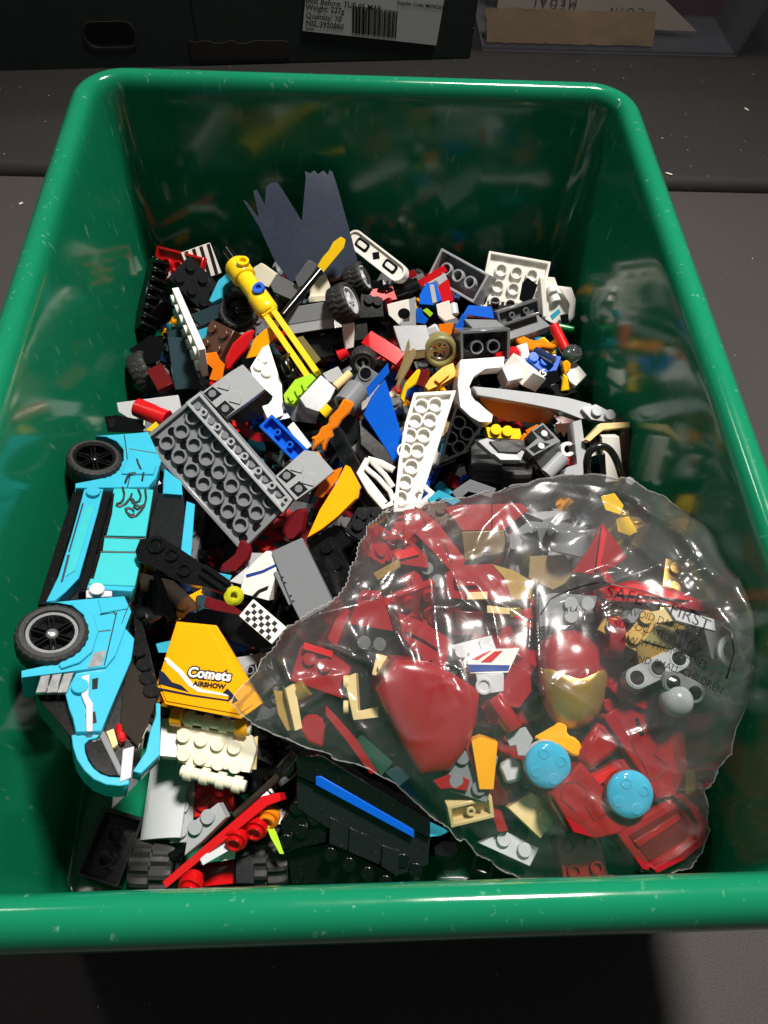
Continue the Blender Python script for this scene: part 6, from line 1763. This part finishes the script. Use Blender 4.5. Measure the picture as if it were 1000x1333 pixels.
# more pieces half hidden under the upper ones in the bag
rngc = random.Random(17)
n_ = 0
seen_labels = {o['label'] for o in COL.objects if 'label' in o}
bag_roots = [(o.matrix_basis.translation / MM, o.name.split('.')[0].replace('_', ' ')) for o in COL.objects if o.parent is None and 'label' in o and 'category' in o]
while n_ < 46:
    u, v = rngc.uniform(400, 950), rngc.uniform(670, 1110)
    if v > 980 and u < 560 or u < 480 and v < 800 or u > 900 and v > 900 or v > 1060 and u < 640 or u > 680 and v > 820 or 500 < u < 640 and v > 850:
        continue
    p = at(u, v, 62)
    z = float(film_base(np.array([p.x]), np.array([p.y]))[0]) - rngc.uniform(24, 36)
    if z < 18:
        continue
    kind = rngc.choice('rrrrrrdddgkkb')
    nx, ny = rngc.choice(((1, 2), (2, 2), (2, 3), (1, 3), (2, 4)))
    h = rngc.choice((3.2, 9.6, 6.4))
    q = at(u, v, z)
    mat, nm, col = {'r': ('crimson', 'red_brick', 'dark red'), 'd': ('maroon', 'maroon_brick', 'very dark red'), 'g': ('gold', 'gold_brick', 'dull gold'), 'k': ('mid_grey', 'grey_brick', 'grey'), 'b': ('charcoal', 'black_brick', 'black')}[kind]
    grp = 'half hidden pieces in the bag'
    lab = None
    for _, other in sorted((((p0 - q).length, nm0) for p0, nm0 in bag_roots), key=lambda e: e[0])[:6]:
        cand = '%s %s half hidden next to the %s in the bag' % (col, 'plate' if h < 4 else 'brick', other)
        if cand not in seen_labels:
            lab = cand
            break
    if lab is None:
        continue
    seen_labels.add(lab)
    if rngc.random() < 0.35:
        t = slope(nm, lab, max(nx, 2), ny, mat, 9.6, cat='brick', group=grp)
    else:
        t = brick(nm, lab, nx, ny, mat, h, st=rngc.random() < 0.6, group=grp)
    t.matrix_basis = Matrix.Translation(q * MM) @ Matrix.Rotation(rngc.uniform(0, 6.28), 4, 'Z') @ Matrix.Rotation(rngc.gauss(0, 0.5), 4, 'X') @ Matrix.Rotation(rngc.gauss(0, 0.4), 4, 'Y')
    n_ += 1
folds_px = [([(545, 700), (558, 760), (566, 830), (571, 915)], 2.6, 1.9), ([(450, 800), (470, 850), (500, 900), (530, 985)], 1.7, 1.4), ([(600, 850), (610, 920), (600, 1000)], 1.6, 1.3), ([(740, 900), (770, 960), (840, 1000), (900, 1010)], 1.5, 1.3), ([(400, 860), (440, 900), (480, 970)], 1.5, 1.2), ([(680, 1020), (740, 1060), (850, 1060)], 1.4, 1.2), ([(330, 905), (400, 890), (470, 880)], 1.5, 1.0), ([(497, 772), (515, 830), (540, 880), (562, 908)], 1.8, 1.3), ([(640, 640), (690, 690), (735, 702), (765, 655)], 1.8, 1.2),
            ([(700, 634), (790, 644), (860, 694), (950, 790)], 2.4, 1.5), ([(740, 640), (830, 664), (900, 724), (965, 810)], 2.2, 1.3), ([(600, 740), (640, 800), (652, 860)], 1.5, 1.2), ([(697, 770), (697, 860), (701, 990)], 2.2, 1.0),
            ([(720, 790), (780, 770), (850, 745), (930, 752)], 1.8, 1.1), ([(770, 760), (785, 820), (802, 856)], 1.6, 1.0), ([(380, 818), (470, 792), (545, 772)], 1.4, 1.1), ([(366, 866), (384, 905)], 1.6, 1.0), ([(610, 730), (628, 690), (660, 660)], 1.6, 1.1),
            ([(900, 780), (945, 830), (960, 890)], 2.0, 1.2), ([(930, 750), (972, 830), (955, 960)], 2.2, 1.3), ([(640, 1040), (700, 1085), (760, 1092)], 1.3, 1.0), ([(850, 1130), (915, 1078), (905, 1010)], 1.8, 1.3), ([(520, 700), (505, 750), (470, 800)], 1.5, 1.0),
            ([(780, 690), (830, 720), (870, 770)], 1.6, 1.0), ([(660, 900), (640, 960), (655, 1020)], 1.0, 1.0), ([(820, 860), (880, 890), (940, 900)], 1.4, 1.1), ([(700, 1000), (760, 1040), (800, 1100)], 0.8, 0.9)]
rngb = random.Random(8)
for _ in range(120):
    u, v = rngb.uniform(380, 960), rngb.uniform(650, 1110)
    a, l = rngb.uniform(0, 6.28), rngb.uniform(18, 60)
    b_ = rngb.uniform(-0.5, 0.5)
    folds_px.append(([(u, v), (u + l * math.cos(a), v + l * math.sin(a)), (u + 1.8 * l * math.cos(a + b_), v + 1.8 * l * math.sin(a + b_))], rngb.uniform(0.5, 1.3), rngb.uniform(0.5, 1.3)))
folds = []
for pts, hgt, wd in folds_px:
    q = []
    for u, v in pts:
        z = 75.0
        for _ in range(4):
            p = at(u, v, z)
            z = float(film_base(np.array([p.x]), np.array([p.y]))[0])
        q.append((p.x, p.y))
    folds.append((np.array(q), hgt * 1.25, wd))
def film_z(X, Y):
    Z_ = film_base(X, Y)
    for q, hgt, wd in folds:
        best = np.full(len(X), 1e9)
        L_ = sum(np.hypot(*(q[i + 1] - q[i])) for i in range(len(q) - 1))
        run = 0.0
        amp = np.zeros(len(X))
        for i in range(len(q) - 1):
            a, b2 = q[i], q[i + 1]
            ab = b2 - a
            l2 = ab @ ab
            t_ = np.clip(((X - a[0]) * ab[0] + (Y - a[1]) * ab[1]) / l2, 0, 1)
            d = np.hypot(X - a[0] - t_ * ab[0], Y - a[1] - t_ * ab[1])
            s_ = (run + t_ * math.sqrt(l2)) / L_
            m_ = d < best
            best = np.where(m_, d, best)
            amp = np.where(m_, np.sin(np.pi * np.clip(s_ * 0.9 + 0.05, 0, 1)), amp)
            run += math.sqrt(l2)
        Z_ = Z_ + hgt * amp * (0.62 * np.exp(-(best / (wd * 1.9)) ** 2) + 0.38 * np.exp(-best / (wd * 0.9)))
    # crumple: many sharp creases at mixed angles
    r_ = np.random.RandomState(4)
    for i in range(14):
        wl = r_.uniform(13, 44)
        a = r_.uniform(0, np.pi)
        kx, ky = np.cos(a) / wl, np.sin(a) / wl
        ph = r_.uniform(0, 6.28)
        warp = 0.6 * np.sin((X * ky * 0.6 - Y * kx * 0.6) * 6.28 / 1.9 + ph) + 0.35 * np.sin(X * 0.047 + Y * 0.031 + i)
        msk = np.clip(0.45 + 0.9 * np.sin(X * 0.035 * r_.uniform(0.6, 1.6) + i * 1.3) * np.sin(Y * 0.04 * r_.uniform(0.6, 1.6) + i * 2.1), 0, 1)
        Z_ = Z_ + wl * 0.034 * msk * (0.5 + 0.5 * np.cos(6.2832 * (X * kx + Y * ky) + ph + warp)) ** 2.5
    return Z_
def film_points(U, V, lift=0.35):
    Zs = [80.0] * len(U)
    for _ in range(5):
        P = [at(u, v, z) for u, v, z in zip(U, V, Zs)]
        Zs = film_z(np.array([p.x for p in P]), np.array([p.y for p in P])) + lift
    return [at(u, v, float(z)) for u, v, z in zip(U, V, Zs)]
# outline, smoothed and resampled
E_ = [at(*p) for p in edge_px]
ring = []
for i in range(len(E_)):
    p0, p1, p2, p3 = E_[i - 1], E_[i], E_[(i + 1) % len(E_)], E_[(i + 2) % len(E_)]
    tip = i in (0, len(E_) - 1)
    for k in range(14):
        f_ = k / 14
        q = p1.lerp(p2, f_) if tip else 0.5 * ((2 * p1) + (p2 - p0) * f_ + (2 * p0 - 5 * p1 + 4 * p2 - p3) * f_ ** 2 + (3 * p1 - p0 - 3 * p2 + p3) * f_ ** 3)
        out = (q - at(660, 880, 75)); out.z = 0; out.normalize()
        amp = 0.3 if 1 <= i <= 6 else 0.2
        q = q + out * (0.8 * math.sin(i * 2.1 + k * 0.45) * math.sin(i * 0.9 + k * 0.13))
        q = q + out * (amp * (1 if k % 2 else -1) if 1 <= i <= 6 else rngb.uniform(-amp, amp))
        ring.append(q)
nr, na = 96, len(ring)
c_ = at(660, 880, 75)
RX = np.array([[c_.x + (p.x - c_.x) * t_ for p in ring] for t_ in np.linspace(0.0, 1, nr)])
RY = np.array([[c_.y + (p.y - c_.y) * t_ for p in ring] for t_ in np.linspace(0.0, 1, nr)])
RZ = film_z(RX.ravel(), RY.ravel()).reshape(RX.shape)
ez = np.array([p.z for p in ring])
wgt = np.clip((np.linspace(0, 1, nr) - 0.93) / 0.07, 0, 1)[:, None] ** 2
RZ = RZ * (1 - wgt) + ez[None, :] * wgt
RZ = np.minimum(RZ, 121)
# lower sheet
tt = np.linspace(0, 1, 24)
LX = np.array([[c_.x + (p.x - c_.x) * t_ for p in ring] for t_ in tt])
LY = np.array([[c_.y + (p.y - c_.y) * t_ for p in ring] for t_ in tt])
LZ = film_base(LX.ravel(), LY.ravel()).reshape(LX.shape)
LZ = np.maximum(8, LZ - 34 * np.clip(1 - tt ** 9, 0, 1)[:, None] - 1.0)
vs = [(RX[i, j], RY[i, j], RZ[i, j]) for i in range(1, nr) for j in range(na)]
fs = []
for i in range(nr - 2):
    for j in range(na):
        k = (j + 1) % na
        fs.append((i * na + j, i * na + k, (i + 1) * na + k, (i + 1) * na + j))
vs.append((RX[0, 0], RY[0, 0], RZ[0, 0])); cu_ = len(vs) - 1
fs += [(j, (j + 1) % na, cu_)[::-1] for j in range(na)]
lo = len(vs)
vs += [(LX[i, j], LY[i, j], LZ[i, j]) for i in range(1, 23) for j in range(na)]
for i in range(21):
    for j in range(na):
        k = (j + 1) % na
        fs.append((lo + i * na + k, lo + i * na + j, lo + (i + 1) * na + j, lo + (i + 1) * na + k))
rim0 = (nr - 2) * na
for j in range(na):
    k = (j + 1) % na
    fs.append((lo + 21 * na + k, lo + 21 * na + j, rim0 + j, rim0 + k))
vs.append((LX[0, 0], LY[0, 0], LZ[0, 0]))
fs += [((j + 1) % na + lo, j + lo, len(vs) - 1)[::-1] for j in range(na)]
bag = tag(empty('plastic_bag'), 'clear crinkled plastic bag holding dark red and gold pieces, resting on the heap', 'bag')
bag.location = c_ * MM
G().add([(x - c_.x, y - c_.y, z - c_.z) for x, y, z in vs], fs).obj('film', 'film', bag, bevel=0, sharp=75)
m, nt, b = new_mat('film_ink')
N, L = nt.nodes, nt.links
b.inputs['Base Color'].default_value = (0.012, 0.012, 0.013, 1)
tr = N.new('ShaderNodeBsdfTransparent'); mx = N.new('ShaderNodeMixShader'); mx.inputs[0].default_value = 0.88
L.new(tr.outputs[0], mx.inputs[1]); L.new(b.outputs[0], mx.inputs[2]); L.new(mx.outputs[0], nt.nodes['Material Output'].inputs['Surface'])
m, nt, b = new_mat('film_edge')
N, L = nt.nodes, nt.links
b.inputs['Base Color'].default_value = (0.8, 0.82, 0.83, 1); b.inputs['Roughness'].default_value = 0.15
tr = N.new('ShaderNodeBsdfTransparent'); mx = N.new('ShaderNodeMixShader'); mx.inputs[0].default_value = 0.18
L.new(tr.outputs[0], mx.inputs[1]); L.new(b.outputs[0], mx.inputs[2]); L.new(mx.outputs[0], nt.nodes['Material Output'].inputs['Surface'])
loopz = [Vector((RX[-1, j], RY[-1, j], RZ[-1, j])) - c_ for j in range(na)]
G().sweep(loopz[8:118], [0.24 if j % 2 else 0.16 for j in range(110)], 5).obj('crimped_seam', 'film_edge', bag, bevel=0)
G().sweep(loopz[118:] + loopz[:9], [rngb.uniform(0.1, 0.3) for j in range(na - 118 + 9)], 5).obj('folded_edge', 'film_edge', bag, bevel=0)
# printed warning, bent with the film
def film_text(s, A, B, hpx, **k):
    A, B = Vector(A), Vector(B)
    d = (B - A); ln = d.length; d.normalize(); up_ = Vector((d.y, -d.x))
    tmp = text(s, 1.0, 'film_ink', None, align='LEFT')
    xs = [v.co.x / MM for v in tmp.data.vertices]
    w0, w1 = min(xs), max(xs)
    U, V = [], []
    for v in tmp.data.vertices:
        x, y = v.co.x / MM, v.co.y / MM
        q = A + d * ((x - w0) / (w1 - w0) * ln) + up_ * (y * hpx * 1.4) + up_ * (6 * math.sin(math.pi * (x - w0) / (w1 - w0)))
        U.append(q.x)
        V.append(q.y)
    for v, p in zip(tmp.data.vertices, film_points(U, V)):
        v.co = (p - c_) * MM
    tmp.name = 'warning_print'
    tmp.parent = bag
for s_, A, B, h_ in (('SAFETY FIRST', (790, 770), (924, 816), 15), ('TO AVOID DANGER OF', (796, 792), (918, 834), 10), ('SUFFOCATION KEEP', (800, 812), (912, 848), 10), ('AWAY FROM BABIES', (808, 832), (920, 868), 10), ('AND SMALL CHILDREN', (822, 856), (940, 900), 10), ('SUFF', (734, 797), (766, 801), 8)):
    film_text(s_, A, B, h_)
for pts in ([(704, 800), (716, 780), (735, 770), (760, 762), (785, 757)], [(786, 758), (840, 770), (890, 788), (932, 806)], [(934, 808), (952, 822), (956, 850), (944, 890)]):
    U = [pts[i][0] + (pts[i + 1][0] - pts[i][0]) * k / 6 for i in range(len(pts) - 1) for k in range(6)]
    V = [pts[i][1] + (pts[i + 1][1] - pts[i][1]) * k / 6 for i in range(len(pts) - 1) for k in range(6)]
    path = [p - c_ for p in film_points(U, V, 0.3)]
    G().sweep(path, 0.3, 5, flat=0.4).obj('print_border', 'film_ink', bag, bevel=0)
